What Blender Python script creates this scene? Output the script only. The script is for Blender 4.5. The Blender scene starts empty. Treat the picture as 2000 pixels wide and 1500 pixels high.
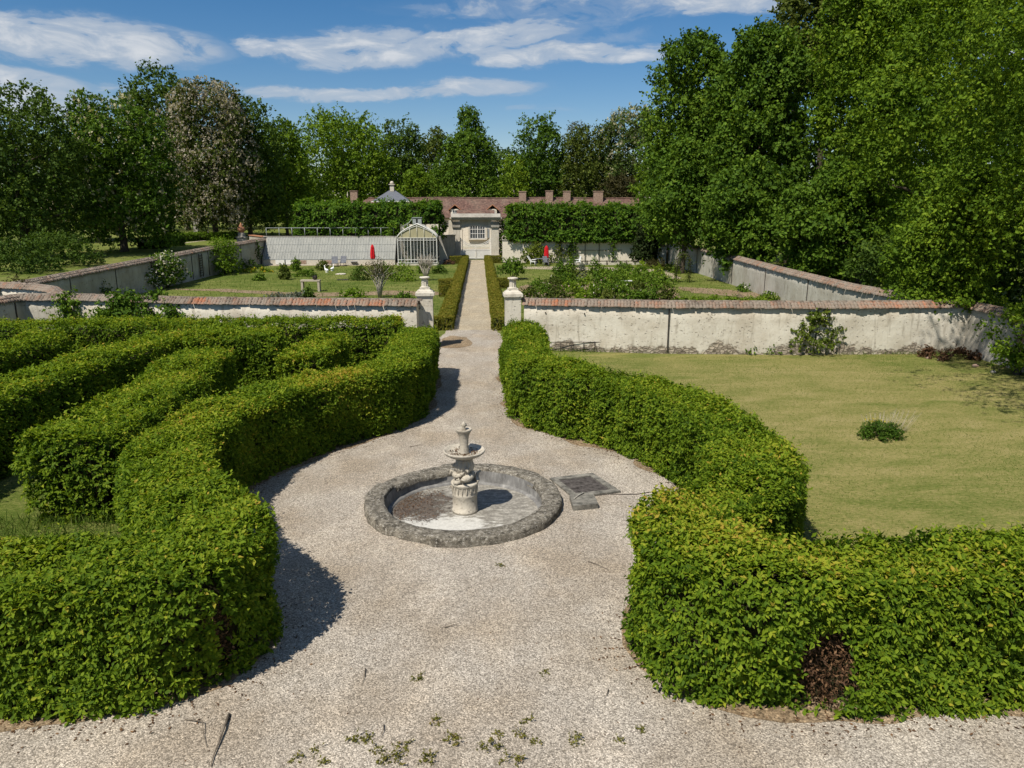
import bpy, math, random
import numpy as np

# ------------------------------------------------------------------ camera, sky, sun, exposure
SC = bpy.context.scene
F, CH = 1436.0, 5.8                       # focal length in photo pixels (2000 wide), camera height
PITCH, YAW = math.radians(13.245), math.radians(2.484)
cam = bpy.data.cameras.new('camera'); camo = bpy.data.objects.new('camera', cam)
SC.collection.objects.link(camo); SC.camera = camo
cam.sensor_width = 36; cam.lens = 36 * F / 2000; cam.clip_start = .1; cam.clip_end = 3000
camo.location = (0, 0, CH); camo.rotation_euler = (math.pi / 2 - PITCH, 0, -YAW)
_fw = np.array([math.sin(YAW) * math.cos(PITCH), math.cos(YAW) * math.cos(PITCH), -math.sin(PITCH)])
_rt = np.array([math.cos(YAW), -math.sin(YAW), 0.]); _up = np.cross(_rt, _fw)
def ray(x, y): return _fw * F + _rt * (x - 1000) - _up * (y - 750)
def G(x, y, z=0.):                        # surveyed ground plan: point of the plane z seen in that direction
    d = ray(x, y); t = (z - CH) / d[2]; return float(d[0] * t), float(d[1] * t)
def W(x, y, d):                           # point at depth d along the garden axis
    r = ray(x, y); t = d / r[1]; return float(r[0] * t), float(d), float(r[2] * t + CH)

SUN = np.array([-.45, -.55, 1.]); SUN /= np.linalg.norm(SUN)
SUN_EL = math.asin(SUN[2]); SUN_AZ = math.atan2(SUN[0], SUN[1])
SKY_STRENGTH, SUN_STRENGTH, EXPOSURE = .070, 4.7, 0.40
sl = bpy.data.lights.new('sun', 'SUN'); so = bpy.data.objects.new('sun', sl); SC.collection.objects.link(so)
sl.energy = SUN_STRENGTH; sl.angle = math.radians(.5); sl.color = (1, .94, .84)
so.rotation_euler = (math.pi / 2 - SUN_EL, 0, math.atan2(SUN[1], SUN[0]) + math.pi / 2)
so.location = (-20, -16, 60)

SC.view_settings.view_transform = 'Standard'; SC.view_settings.look = 'None'
SC.view_settings.gamma = 1; SC.view_settings.exposure = EXPOSURE
SC.cycles.max_bounces = 6; SC.cycles.transparent_max_bounces = 6
SC.cycles.diffuse_bounces = 3; SC.cycles.transmission_bounces = 4

class NT:                                  # small helper for node trees
    def __init__(s, tree): s.t = tree; s.t.nodes.clear()
    def n(s, typ, **kw):
        nd = s.t.nodes.new(typ)
        for k, v in kw.items():
            if k.startswith('_'): setattr(nd, k[1:], v)
        return nd
    def link(s, a, b): s.t.links.new(a, b)
    def setin(s, sock, v):
        if v is None: return
        if hasattr(v, 'is_linked') or isinstance(v, bpy.types.NodeSocket): s.t.links.new(v, sock)
        else: sock.default_value = v
    def math(s, op, a, b=None, c=None, clamp=False):
        nd = s.t.nodes.new('ShaderNodeMath'); nd.operation = op; nd.use_clamp = clamp
        for i, v in enumerate((a, b, c)):
            if v is not None: s.setin(nd.inputs[i], v)
        return nd.outputs[0]
    def noise(s, vec, scale, detail=4, rough=.55, dist=0.):
        nd = s.t.nodes.new('ShaderNodeTexNoise'); s.setin(nd.inputs['Vector'], vec)
        nd.inputs['Scale'].default_value = scale; nd.inputs['Detail'].default_value = detail
        nd.inputs['Roughness'].default_value = rough; nd.inputs['Distortion'].default_value = dist
        return nd.outputs['Fac']
    def voro(s, vec, scale, out='Color', feature='F1'):
        nd = s.t.nodes.new('ShaderNodeTexVoronoi'); nd.feature = feature; s.setin(nd.inputs['Vector'], vec)
        nd.inputs['Scale'].default_value = scale; return nd.outputs[out]
    def ramp(s, fac, stops, interp='LINEAR'):
        nd = s.t.nodes.new('ShaderNodeValToRGB'); s.setin(nd.inputs['Fac'], fac); e = nd.color_ramp.elements
        nd.color_ramp.interpolation = interp
        while len(e) < len(stops): e.new(.5)
        for i, (p, c) in enumerate(stops):
            e[i].position = p; e[i].color = (c, c, c, 1) if not hasattr(c, '__len__') else (*c, 1)
        return nd.outputs['Color']
    def mix(s, fac, a, b, mode='MIX'):
        nd = s.t.nodes.new('ShaderNodeMix'); nd.data_type = 'RGBA'; nd.blend_type = mode
        s.setin(nd.inputs[0], fac)
        for sock, v in ((nd.inputs[6], a), (nd.inputs[7], b)):
            s.setin(sock, (*v, 1) if isinstance(v, tuple) and len(v) == 3 else v)
        return nd.outputs[2]
    def scale(s, vec, sc):
        nd = s.t.nodes.new('ShaderNodeMapping'); s.setin(nd.inputs['Vector'], vec)
        nd.inputs['Scale'].default_value = sc; return nd.outputs[0]
    def pos(s): return s.t.nodes.new('ShaderNodeNewGeometry').outputs['Position']
    def sep(s, vec):
        nd = s.t.nodes.new('ShaderNodeSeparateXYZ'); s.setin(nd.inputs[0], vec); return nd.outputs
    def attr(s, name):
        nd = s.t.nodes.new('ShaderNodeAttribute'); nd.attribute_name = name; return nd.outputs['Fac']
    def bump(s, h, dist, strength=1.):
        nd = s.t.nodes.new('ShaderNodeBump'); s.setin(nd.inputs['Height'], h)
        nd.inputs['Distance'].default_value = dist; nd.inputs['Strength'].default_value = strength
        return nd.outputs[0]

# sky: Nishita sky with bands of thin stratus drawn out along the horizon (placed by compass bearing and elevation)
wd = bpy.data.worlds.new('World'); SC.world = wd; wd.use_nodes = True
w = NT(wd.node_tree)
sky = w.n('ShaderNodeTexSky', _sky_type='NISHITA'); sky.sun_disc = False
sky.sun_elevation = SUN_EL; sky.sun_rotation = SUN_AZ; sky.altitude = 100; sky.air_density = 1.0; sky.dust_density = .05; sky.ozone_density = 3.0
tc = w.n('ShaderNodeTexCoord').outputs['Generated']
dx, dy, dz = w.sep(tc)
az = w.math('ARCTAN2', dx, dy); el = w.math('ARCSINE', dz)
comb = w.n('ShaderNodeCombineXYZ'); w.setin(comb.inputs[0], w.math('MULTIPLY', az, 1.0)); w.setin(comb.inputs[1], w.math('MULTIPLY', el, 2.3))
uv = comb.outputs[0]
n1 = w.noise(uv, 7, 7, .6, .3); n2 = w.noise(w.scale(uv, (1, 1.2, 1)), 16, 7, .6, .5)
el2 = w.math('ADD', el, w.math('MULTIPLY', w.math('SUBTRACT', n1, .5), .045))
az2 = w.math('ADD', az, w.math('MULTIPLY', w.math('SUBTRACT', n2, .5), .10))
tot = None
for (cx, cy, rx, ry, amp, slope) in [(170, 82, 235, 40, 1.0, 0), (60, 158, 100, 19, .8, .08), (90, 208, 75, 30, 1.1, 0), (690, 94, 205, 34, 1.0, -.02),
        (960, 76, 190, 26, .95, -.12), (1140, 104, 230, 20, .95, -.03), (690, 184, 280, 15, .75, -.05), (930, 172, 140, 20, .8, 0),
        (1450, 8, 130, 28, 1.0, .05), (1150, 14, 400, 26, .5, 0), (300, 190, 150, 18, .6, 0), (1060, 215, 90, 8, .3, 0), (-400, 120, 300, 40, .9, 0),
        (2400, 60, 400, 40, .9, 0), (700, -200, 500, 60, .8, 0), (1080, 60, 260, 40, .35, 0)]:
    r = ray(cx, cy); a0 = math.atan2(r[0], r[1]); e0 = math.asin(r[2] / np.linalg.norm(r))
    u = w.math('DIVIDE', w.math('SUBTRACT', az2, a0), rx / F)
    v = w.math('DIVIDE', w.math('ADD', w.math('SUBTRACT', el2, e0), w.math('MULTIPLY', w.math('SUBTRACT', az2, a0), slope)), ry / F)
    d2 = w.math('ADD', w.math('MULTIPLY', u, u), w.math('MULTIPLY', v, v))
    m = w.math('MULTIPLY', w.math('SUBTRACT', 1.25, d2, clamp=True), amp)
    tot = m if tot is None else w.math('MAXIMUM', tot, m)
for a0, e0, rx, ry in ((2.4, .55, .75, .28), (-1.9, .62, .7, .30), (1.3, .75, .5, .22), (-.5, 1.15, 1.2, .22), (3.0, 1.0, .8, .2)):      # unseen cloud added overhead and behind the viewer to whiten the ambient light
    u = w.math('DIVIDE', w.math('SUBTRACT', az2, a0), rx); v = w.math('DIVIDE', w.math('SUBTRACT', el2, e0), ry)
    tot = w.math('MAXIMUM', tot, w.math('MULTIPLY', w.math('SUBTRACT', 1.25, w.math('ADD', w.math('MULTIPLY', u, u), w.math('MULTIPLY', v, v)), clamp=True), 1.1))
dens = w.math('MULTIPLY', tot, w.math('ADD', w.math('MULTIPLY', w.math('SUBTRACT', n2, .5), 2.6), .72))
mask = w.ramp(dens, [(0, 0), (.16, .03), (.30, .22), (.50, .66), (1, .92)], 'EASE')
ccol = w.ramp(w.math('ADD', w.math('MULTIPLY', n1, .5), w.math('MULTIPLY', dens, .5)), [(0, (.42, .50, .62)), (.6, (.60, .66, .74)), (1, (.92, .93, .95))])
hs = w.n('ShaderNodeHueSaturation'); w.setin(hs.inputs['Color'], sky.outputs[0]); hs.inputs['Saturation'].default_value = 1.36
b1 = w.n('ShaderNodeBackground'); w.setin(b1.inputs[0], w.mix(1., hs.outputs[0], (1.08, .97, .97), 'MULTIPLY')); b1.inputs[1].default_value = SKY_STRENGTH
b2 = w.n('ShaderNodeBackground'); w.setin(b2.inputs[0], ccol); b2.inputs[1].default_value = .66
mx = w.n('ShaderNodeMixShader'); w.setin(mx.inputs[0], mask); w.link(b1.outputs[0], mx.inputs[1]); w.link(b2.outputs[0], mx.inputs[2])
ow = w.n('ShaderNodeOutputWorld'); w.link(mx.outputs[0], ow.inputs[0])

# ------------------------------------------------------------------ materials
def new_mat(name):
    m = bpy.data.materials.new(name); m.use_nodes = True; return m, NT(m.node_tree)
def finish(t, col, rough=.8, spec=.3, normal=None, metal=0.):
    b = t.n('ShaderNodeBsdfPrincipled'); t.setin(b.inputs['Base Color'], (*col, 1) if isinstance(col, tuple) and len(col) == 3 else col)
    t.setin(b.inputs['Roughness'], rough); b.inputs['Specular IOR Level'].default_value = spec; b.inputs['Metallic'].default_value = metal
    if normal is not None: t.link(normal, b.inputs['Normal'])
    o = t.n('ShaderNodeOutputMaterial'); t.link(b.outputs[0], o.inputs[0]); return b, o
def leaf_mat(name, stops, transl=.3, rough=.6, spec=.09, clump=1.2):
    m, t = new_mat(name)
    p = t.pos(); a = t.attr('tint')
    cl = t.noise(p, clump, 3, .6)
    fac = t.math('ADD', a, t.math('MULTIPLY', t.math('SUBTRACT', cl, .5), .75), clamp=True)
    col = t.ramp(fac, stops)
    b, o = finish(t, col, rough, spec)
    tr = t.n('ShaderNodeBsdfTranslucent'); tc_ = t.mix(1., col, (1.25, 1.25, .45), 'MULTIPLY'); t.link(tc_, tr.inputs[0])
    ms = t.n('ShaderNodeMixShader'); ms.inputs[0].default_value = transl
    t.link(b.outputs[0], ms.inputs[1]); t.link(tr.outputs[0], ms.inputs[2]); t.link(ms.outputs[0], o.inputs[0])
    return m
def simple(name, c1, c2, scale=6., rough=.8, spec=.3, bump=0., stops=(.35, .65), detail=6, metal=0., stretch=(1, 1, 1)):
    m, t = new_mat(name); p = t.scale(t.pos(), stretch)
    n = t.noise(p, scale, detail, .65)
    col = t.ramp(n, [(stops[0], c1), (stops[1], c2)])
    finish(t, col, rough, spec, t.bump(n, bump) if bump else None, metal); return m

M = {}
M['hornbeam'] = leaf_mat('hornbeam_leaf', [(0, (.038, .080, .006)), (.34, (.112, .182, .012)), (.64, (.200, .268, .018)), (.88, (.31, .32, .030)), (1, (.39, .27, .045))], transl=.40, clump=.8)
M['linden'] = leaf_mat('linden_leaf', [(0, (.026, .066, .008)), (.4, (.075, .150, .014)), (.75, (.140, .230, .018)), (1, (.21, .29, .03))], transl=.34, clump=.5)
M['box'] = leaf_mat('box_leaf', [(0, (.055, .075, .010)), (.4, (.13, .145, .017)), (.75, (.23, .20, .030)), (1, (.30, .22, .05))], clump=1.5)
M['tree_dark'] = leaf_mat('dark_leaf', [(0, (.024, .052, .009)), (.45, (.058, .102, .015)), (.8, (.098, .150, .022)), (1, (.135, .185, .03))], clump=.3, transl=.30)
M['tree_olive'] = leaf_mat('olive_leaf', [(0, (.026, .042, .008)), (.45, (.064, .090, .013)), (.8, (.105, .130, .022)), (1, (.16, .17, .04))], clump=.3, transl=.27)
M['tree_mid'] = leaf_mat('maple_leaf', [(0, (.028, .062, .008)), (.45, (.076, .142, .014)), (.8, (.134, .210, .020)), (1, (.19, .255, .03))], clump=.3, transl=.30)
M['tree_bright'] = leaf_mat('spring_leaf', [(0, (.042, .086, .007)), (.45, (.112, .188, .014)), (.8, (.190, .268, .020)), (1, (.26, .32, .03))], clump=.3, transl=.32)
M['tree_pale'] = leaf_mat('pale_leaf', [(0, (.04, .07, .014)), (.45, (.08, .12, .025)), (.8, (.14, .17, .05)), (1, (.24, .24, .12))], clump=.3)
M['yew'] = leaf_mat('yew_leaf', [(0, (.014, .026, .008)), (.5, (.028, .046, .012)), (1, (.05, .06, .02))], clump=.8)
M['russet'] = leaf_mat('russet_leaf', [(0, (.030, .030, .012)), (.5, (.055, .050, .018)), (1, (.08, .075, .025))], clump=.5)
M['grey_leaf'] = leaf_mat('grey_leaf', [(0, (.07, .09, .06)), (.5, (.13, .15, .11)), (1, (.20, .20, .19))], clump=2)
M['lime_leaf'] = leaf_mat('lime_leaf', [(0, (.06, .09, .012)), (.5, (.12, .16, .02)), (1, (.22, .24, .04))], clump=2)
M['grass_leaf'] = leaf_mat('grass_blade', [(0, (.04, .08, .012)), (.5, (.09, .15, .02)), (1, (.2, .22, .06))], clump=1)
M['dry_leaf'] = leaf_mat('dry_leaf', [(0, (.045, .025, .014)), (.5, (.10, .055, .03)), (1, (.19, .11, .055))], transl=.1, clump=4)
M['weed'] = leaf_mat('weed_leaf', [(0, (.09, .095, .02)), (.6, (.18, .17, .035)), (1, (.22, .11, .07))], clump=9)
M['petal'] = leaf_mat('petal', [(0, (.62, .58, .45)), (.6, (.72, .68, .58)), (1, (.78, .75, .68))], clump=1)
M['pink_petal'] = leaf_mat('pink_petal', [(0, (.27, .235, .165)), (.6, (.38, .335, .26)), (1, (.48, .44, .37))], clump=.6)
M['candle'] = leaf_mat('candle_flower', [(0, (.30, .29, .15)), (.6, (.40, .38, .24)), (1, (.48, .45, .33))], clump=1)
M['rose'] = leaf_mat('rose_petal', [(0, (.55, .25, .25)), (.5, (.7, .45, .42)), (1, (.75, .68, .62))], clump=1)
M['yellow'] = leaf_mat('yellow_petal', [(0, (.5, .38, .03)), (1, (.65, .5, .06))], clump=1)
M['hedge_core'] = simple('hedge_twigs', (.020, .022, .010), (.052, .046, .022), 14, .95, .1, .05)
M['bark'] = simple('bark', (.035, .028, .02), (.11, .09, .065), 5, .95, .1, .04, stretch=(3, 3, .6))
M['pale_bark'] = simple('pale_bark', (.22, .19, .15), (.42, .38, .31), 9, .9, .2, .01, stretch=(2, 2, .6))
M['iron_dark'] = simple('dark_iron', (.02, .018, .016), (.06, .045, .035), 9, .7, .4)
M['iron_white'] = simple('white_iron', (.55, .54, .5), (.72, .71, .67), 12, .5, .4)
M['iron_grey'] = simple('grey_iron', (.20, .22, .22), (.33, .35, .35), 9, .55, .4)
M['bar_grey'] = simple('painted_bar', (.34, .34, .31), (.58, .57, .53), 5, .5, .4)
M['red_fabric'] = simple('red_fabric', (.42, .006, .012), (.55, .012, .02), 5, .8, .2)
M['white_plastic'] = simple('white_plastic', (.68, .68, .66), (.78, .78, .76), 5, .4, .5)
M['grey_fabric'] = simple('grey_fabric', (.11, .115, .13), (.17, .175, .19), 6, .9, .1)
M['dead_wood'] = simple('dead_wood', (.09, .072, .055), (.21, .175, .135), 14, .95, .1, .01)
M['dark_stuff'] = simple('dark_void', (.006, .007, .006), (.015, .015, .012), 3, .9, .1)
M['slab_stone'] = simple('slab_stone', (.075, .072, .062), (.24, .225, .19), 7, .9, .2, .01, detail=8)
M['slate'] = simple('slate', (.075, .085, .10), (.13, .14, .16), 3, .6, .4, .02, stretch=(1, 1, 6))
M['terracotta'] = simple('terracotta', (.28, .12, .06), (.42, .21, .12), 9, .85, .2)
M['wood_pale'] = simple('weathered_wood', (.30, .26, .19), (.46, .41, .32), 12, .85, .2, stretch=(4, .6, 4))
M['brick'] = simple('chimney_brick', (.17, .11, .08), (.36, .26, .20), 5, .9, .2)

def limewash(name, tone, dirty, stones=True, stain=.5, scale=1.):
    m, t = new_mat(name); p = t.pos(); z = t.sep(p)[2]
    n1 = t.noise(p, .7 * scale, 6, .65); n2 = t.noise(p, 5 * scale, 6, .7); n3 = t.noise(t.scale(p, (2.5, 2.5, .35)), 2.2, 5, .6)
    col = t.mix(t.ramp(n1, [(.40, 0), (.70, stain)]), tone, dirty)
    col = t.mix(t.ramp(n3, [(.56, 0), (.74, stain * .8)]), col, tuple(c * .62 for c in dirty))
    pit = t.ramp(t.noise(t.scale(p, (1, 1, 2.0)), 7.5 * scale, 3, .6), [(.63, 0), (.70, .8)])
    col = t.mix(pit, col, (.20, .17, .13))
    h = t.math('SUBTRACT', t.math('MULTIPLY', n2, .6), t.math('MULTIPLY', pit, .8))
    if stones:
        vs = t.scale(p, (5, 5, 9)); vc = t.voro(vs, 1.0); ve = t.voro(vs, 1.0, 'Distance', 'DISTANCE_TO_EDGE')
        sc = t.mix(t.ramp(ve, [(0, 0), (.12, 1)]), (.09, .075, .055), t.ramp(t.sep(vc)[0], [(0, (.16, .13, .10)), (1, (.42, .36, .28))]))
        low = t.math('SUBTRACT', t.math('ADD', .42, t.math('MULTIPLY', t.math('SUBTRACT', t.noise(p, .9, 5, .7), .5), 1.9)), z)
        mk = t.ramp(low, [(.10, 0), (.20, 1)])
        col = t.mix(mk, col, sc); h = t.math('ADD', h, t.math('MULTIPLY', mk, t.math('MULTIPLY', ve, -1.2)))
    finish(t, col, .92, .15, t.bump(h, .035)); return m
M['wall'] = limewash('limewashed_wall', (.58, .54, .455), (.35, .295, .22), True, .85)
M['wall_shaded'] = limewash('shaded_weathered_render', (.45, .425, .365), (.26, .225, .17), False, .85, .6)  # stained limewash again, darker: the shade on these walls is put into its colour
M['stone'] = limewash('pale_stone', (.54, .50, .42), (.34, .29, .22), False, .6)
M['house_wall'] = limewash('house_render', (.64, .58, .48), (.5, .44, .35), False, .3)
M['grey_stone'] = limewash('weathered_stone', (.34, .32, .28), (.20, .18, .15), False, .9)
M['fountain'] = limewash('fountain_stone', (.50, .455, .375), (.30, .26, .20), False, .75, 2.5)

def tile_mat():
    m, t = new_mat('clay_tile'); a = t.attr('tint'); p = t.pos()
    n = t.noise(p, 9, 5, .7); n2 = t.noise(p, 1.3, 3)
    col = t.ramp(a, [(0, (.10, .082, .065)), (.35, (.165, .115, .085)), (.65, (.225, .12, .075)), (1, (.34, .115, .05))])
    col = t.mix(t.ramp(t.math('ADD', t.math('MULTIPLY', n, .6), t.math('MULTIPLY', n2, .5)), [(.44, 0), (.62, .8)]), col, (.24, .205, .165))
    finish(t, col, .9, .15, t.bump(n, .01)); return m
M['tile'] = tile_mat()
def roof_mat():
    m, t = new_mat('old_roof_tile'); p = t.pos()
    v = t.sep(t.voro(t.scale(p, (4.2, 4.2, 5)), 1.))[0]; n = t.noise(p, .35, 5, .65); n2 = t.noise(p, 2.2, 4)
    col = t.ramp(t.math('ADD', t.math('MULTIPLY', v, .5), t.math('MULTIPLY', n2, .5)), [(.15, (.062, .038, .032)), (.5, (.115, .066, .053)), (.85, (.20, .12, .092))])
    col = t.mix(t.ramp(n, [(.45, 0), (.7, .45)]), col, (.20, .16, .12))
    finish(t, col, .92, .15, t.bump(v, .03)); return m
M['roof'] = roof_mat()

def lawn_mat():
    m, t = new_mat('mown_lawn'); p = t.pos()
    big = t.noise(p, .12, 3, .55); mid = t.noise(t.scale(p, (.8, 1.6, 1)), .75, 6, .68, .4)
    fine = t.noise(t.scale(p, (9, 16, 9)), 1., 4, .75); tiny = t.noise(p, 45, 2, .7)
    st_ = t.noise(t.scale(p, (.35, 1.1, 1)), 1.3, 5, .6, .6); mid = t.math('ADD', t.math('MULTIPLY', mid, .55), t.math('MULTIPLY', st_, .45)); mid = t.math('ADD', t.math('MULTIPLY', t.math('SUBTRACT', mid, .5), 2.0), .5)
    f = t.math('ADD', t.math('MULTIPLY', mid, .55), t.math('MULTIPLY', t.math('ADD', t.math('MULTIPLY', t.math('SUBTRACT', fine, .5), 1.9), .5), .48))
    f = t.math('ADD', f, t.math('MULTIPLY', t.math('SUBTRACT', big, .5), .45))
    x, y, z = t.sep(p)
    dry = t.ramp(t.math('DIVIDE', t.math('SUBTRACT', y, 24.0), 16.0, clamp=True), [(0, 0), (1, .20)])   # watered garden beyond the wall is greener
    f = t.math('ADD', f, .165); left = t.ramp(t.math('DIVIDE', t.math('SUBTRACT', 2.0, x), 6.0, clamp=True), [(0, 0), (1, .22)])
    f = t.math('SUBTRACT', f, t.math('MAXIMUM', dry, left))
    col = t.ramp(f, [(.20, (.055, .095, .014)), (.40, (.105, .140, .022)), (.56, (.195, .205, .055)), (.72, (.305, .265, .095)), (.90, (.39, .325, .145))])
    col = t.mix(t.ramp(tiny, [(.3, .45), (.62, 0)]), col, (.04, .06, .012))
    finish(t, col, .95, .1, t.bump(t.math('ADD', fine, t.math('MULTIPLY', tiny, .5)), .05)); return m
M['lawn'] = lawn_mat()
def gravel_mat(name, tone, alt, dark, scale=56., dirt=.85):
    m, t = new_mat(name); p = t.pos()
    vc = t.sep(t.voro(p, scale))[0]; vd = t.voro(p, scale, 'Distance'); v2 = t.sep(t.voro(p, scale * 1.9))[1]
    big = t.noise(p, .5, 6, .6); big2 = t.noise(t.scale(p, (1, .5, 1)), 1.0, 5, .6, .6); mid = t.noise(p, 3.2, 6, .72); sp = t.noise(p, 14, 4, .75)
    sv = t.math('ADD', t.math('MULTIPLY', vc, .62), t.math('MULTIPLY', v2, .38))
    col = t.ramp(sv, [(.06, tuple(c * .36 for c in tone)), (.26, tuple(c * .72 for c in alt)), (.5, tone), (.74, tuple(min(.85, c * 1.28) for c in tone)), (.95, tuple(min(.9, c * 1.85) for c in tone))])
    col = t.mix(t.ramp(big, [(.40, 0), (.62, dirt)]), col, t.mix(1., col, (.80, .74, .66), 'MULTIPLY'))
    col = t.mix(t.ramp(big2, [(.48, 0), (.64, .8)]), col, t.mix(1., col, (1.26, 1.25, 1.23), 'MULTIPLY'))
    col = t.mix(t.ramp(t.math('ADD', t.math('MULTIPLY', mid, .55), t.math('MULTIPLY', sp, .45)), [(.54, 0), (.66, dirt * .8)]), col, dark)
    col = t.mix(t.ramp(vd, [(.45, 0), (.8, .5)]), col, tuple(c * .4 for c in alt))
    finish(t, col, .95, .12, t.bump(t.math('SUBTRACT', v2, vd), .006)); return m
M['gravel'] = gravel_mat('pale_gravel', (.415, .37, .31), (.33, .288, .235), (.20, .165, .12))
M['path'] = gravel_mat('sand_path', (.40, .345, .255), (.34, .29, .205), (.24, .195, .125), 40, .5)
M['dirt'] = gravel_mat('bare_soil', (.26, .195, .125), (.21, .155, .095), (.12, .085, .05), 30, .6)

def rim_mat():
    m, t = new_mat('lichened_stone'); p = t.pos()
    n1 = t.noise(p, 5.5, 8, .8); n2 = t.noise(p, 19, 5, .8); n3 = t.noise(t.scale(p, (1, 1, 2.2)), 9, 6, .78)
    col = t.ramp(n1, [(.34, (.045, .040, .032)), (.47, (.135, .12, .095)), (.58, (.25, .225, .18)), (.72, (.36, .33, .275))])
    col = t.mix(t.ramp(n2, [(.54, 0), (.60, .8)]), col, (.46, .43, .37))
    col = t.mix(t.ramp(n3, [(.54, 0), (.61, .85)]), col, (.038, .034, .027))
    finish(t, col, .95, .15, t.bump(t.math('ADD', n1, t.math('MULTIPLY', n2, .4)), .05)); return m
M['rim'] = rim_mat()
CX, CY = -.35, 14.03
def floor_mat():                           # lime bloom, wet grey cement and leaf mould stains on the basin floor
    m, t = new_mat('basin_floor'); p = t.pos(); x, y, z = t.sep(p)
    n1 = t.noise(p, 2.2, 7, .7, .5); n2 = t.noise(t.scale(p, (1, 2.2, 1)), 5, 6, .7); n3 = t.noise(p, 22, 4, .7)
    col = t.ramp(t.math('ADD', t.math('MULTIPLY', n2, .6), t.math('MULTIPLY', n3, .4)), [(.32, (.11, .10, .085)), (.48, (.21, .195, .165)), (.62, (.40, .375, .325))])
    d1 = t.math('SUBTRACT', 1.05, t.math('SQRT', t.math('ADD', t.math('POWER', t.math('DIVIDE', t.math('ADD', x, .80), 1.05), 2), t.math('POWER', t.math('DIVIDE', t.math('SUBTRACT', y, 13.29), .62), 2))))
    lime = t.ramp(t.math('ADD', t.math('ADD', d1, t.math('MULTIPLY', t.math('SUBTRACT', n1, .5), 1.7)), t.math('MULTIPLY', t.math('SUBTRACT', n2, .5), 2.2)), [(-.0, 0), (.35, .85)])
    col = t.mix(lime, col, t.ramp(n3, [(.3, (.44, .425, .385)), (.7, (.62, .605, .56))]))
    d2 = t.math('SUBTRACT', 1.05, t.math('SQRT', t.math('ADD', t.math('POWER', t.math('DIVIDE', t.math('ADD', x, 1.35), .95), 2), t.math('POWER', t.math('DIVIDE', t.math('SUBTRACT', y, 14.36), .80), 2))))
    mould = t.ramp(t.math('ADD', t.math('ADD', d2, t.math('MULTIPLY', t.math('SUBTRACT', n1, .5), 2.6)), t.math('MULTIPLY', t.math('SUBTRACT', n3, .5), 2.2)), [(.22, 0), (.36, .95)])
    col = t.mix(mould, col, t.ramp(n3, [(.35, (.045, .035, .028)), (.65, (.13, .10, .078))]))
    finish(t, col, .85, .25, t.bump(t.math('ADD', n3, mould), .015)); return m
M['basin_floor'] = floor_mat()
def basin_inner():
    m, t = new_mat('damp_cement'); p = t.pos(); n = t.noise(t.scale(p, (1, 1, .5)), 6, 6, .7); n2 = t.noise(p, 2, 4)
    col = t.ramp(n, [(.3, (.10, .095, .09)), (.55, (.20, .195, .185)), (.75, (.36, .345, .32))])
    finish(t, col, .9, .2, t.bump(n, .01)); return m
M['basin_inner'] = basin_inner()
def glass_mat(name, c1, c2, transp=.0):
    m, t = new_mat(name); p = t.pos()
    n = t.noise(t.scale(p, (1, .5, .5)), 1.1, 5, .7); v = t.noise(t.scale(p, (7, .9, .9)), 1., 4, .7)
    col = t.ramp(t.math('ADD', t.math('MULTIPLY', n, .55), t.math('MULTIPLY', v, .45)), [(.3, c1), (.7, c2)])
    b, o = finish(t, col, .22, .5)
    if transp:
        tr = t.n('ShaderNodeBsdfTransparent'); ms = t.n('ShaderNodeMixShader'); ms.inputs[0].default_value = transp
        t.link(b.outputs[0], ms.inputs[1]); t.link(tr.outputs[0], ms.inputs[2]); t.link(ms.outputs[0], o.inputs[0])
    return m
M['glass_white'] = glass_mat('whitewashed_glass', (.17, .175, .16), (.33, .325, .285))
M['glass_dark'] = glass_mat('greenhouse_glass', (.03, .04, .04), (.08, .09, .09), .72)
M['glass_cream'] = glass_mat('limed_glass', (.30, .27, .16), (.42, .38, .24))
M['window'] = glass_mat('window_glass', (.02, .025, .03), (.06, .07, .08))

# ------------------------------------------------------------------ mesh helpers
def link(o, parent=None):
    SC.collection.objects.link(o)
    if parent is not None: o.parent = parent
    return o
def tag(o, label=None, cat=None, group=None, kind=None):
    if label: o['label'] = label
    if cat: o['category'] = cat
    if group: o['group'] = group
    if kind: o['kind'] = kind
    return o
def thing(name, label, cat, loc=(0, 0, 0), rz=0., group=None):
    o = bpy.data.objects.new(name, None); o.empty_display_size = .2
    o.location = loc; o.rotation_euler = (0, 0, rz); link(o); return tag(o, label, cat, group)
def np_mesh(name, verts, tris, mat, parent=None, tint=None, mats=None, midx=None, smooth=False):
    """verts (n,3), tris (m,3) as numpy arrays -> one mesh object"""
    me = bpy.data.meshes.new(name); n, m_ = len(verts), len(tris); k = tris.shape[1]
    me.vertices.add(n); me.vertices.foreach_set('co', np.ascontiguousarray(verts, dtype=np.float32).ravel())
    me.loops.add(m_ * k); me.loops.foreach_set('vertex_index', np.ascontiguousarray(tris, dtype=np.int32).ravel())
    me.polygons.add(m_); me.polygons.foreach_set('loop_start', np.arange(0, m_ * k, k, dtype=np.int32))
    if midx is not None: me.polygons.foreach_set('material_index', np.ascontiguousarray(midx, dtype=np.int32))
    if smooth: me.polygons.foreach_set('use_smooth', np.ones(m_, dtype=bool))
    if tint is not None:
        at = me.attributes.new('tint', 'FLOAT', 'POINT'); at.data.foreach_set('value', np.ascontiguousarray(tint, dtype=np.float32))
    for mm in (mats or [mat]): me.materials.append(mm)
    me.update(calc_edges=True)
    o = bpy.data.objects.new(name, me); return link(o, parent)

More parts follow.
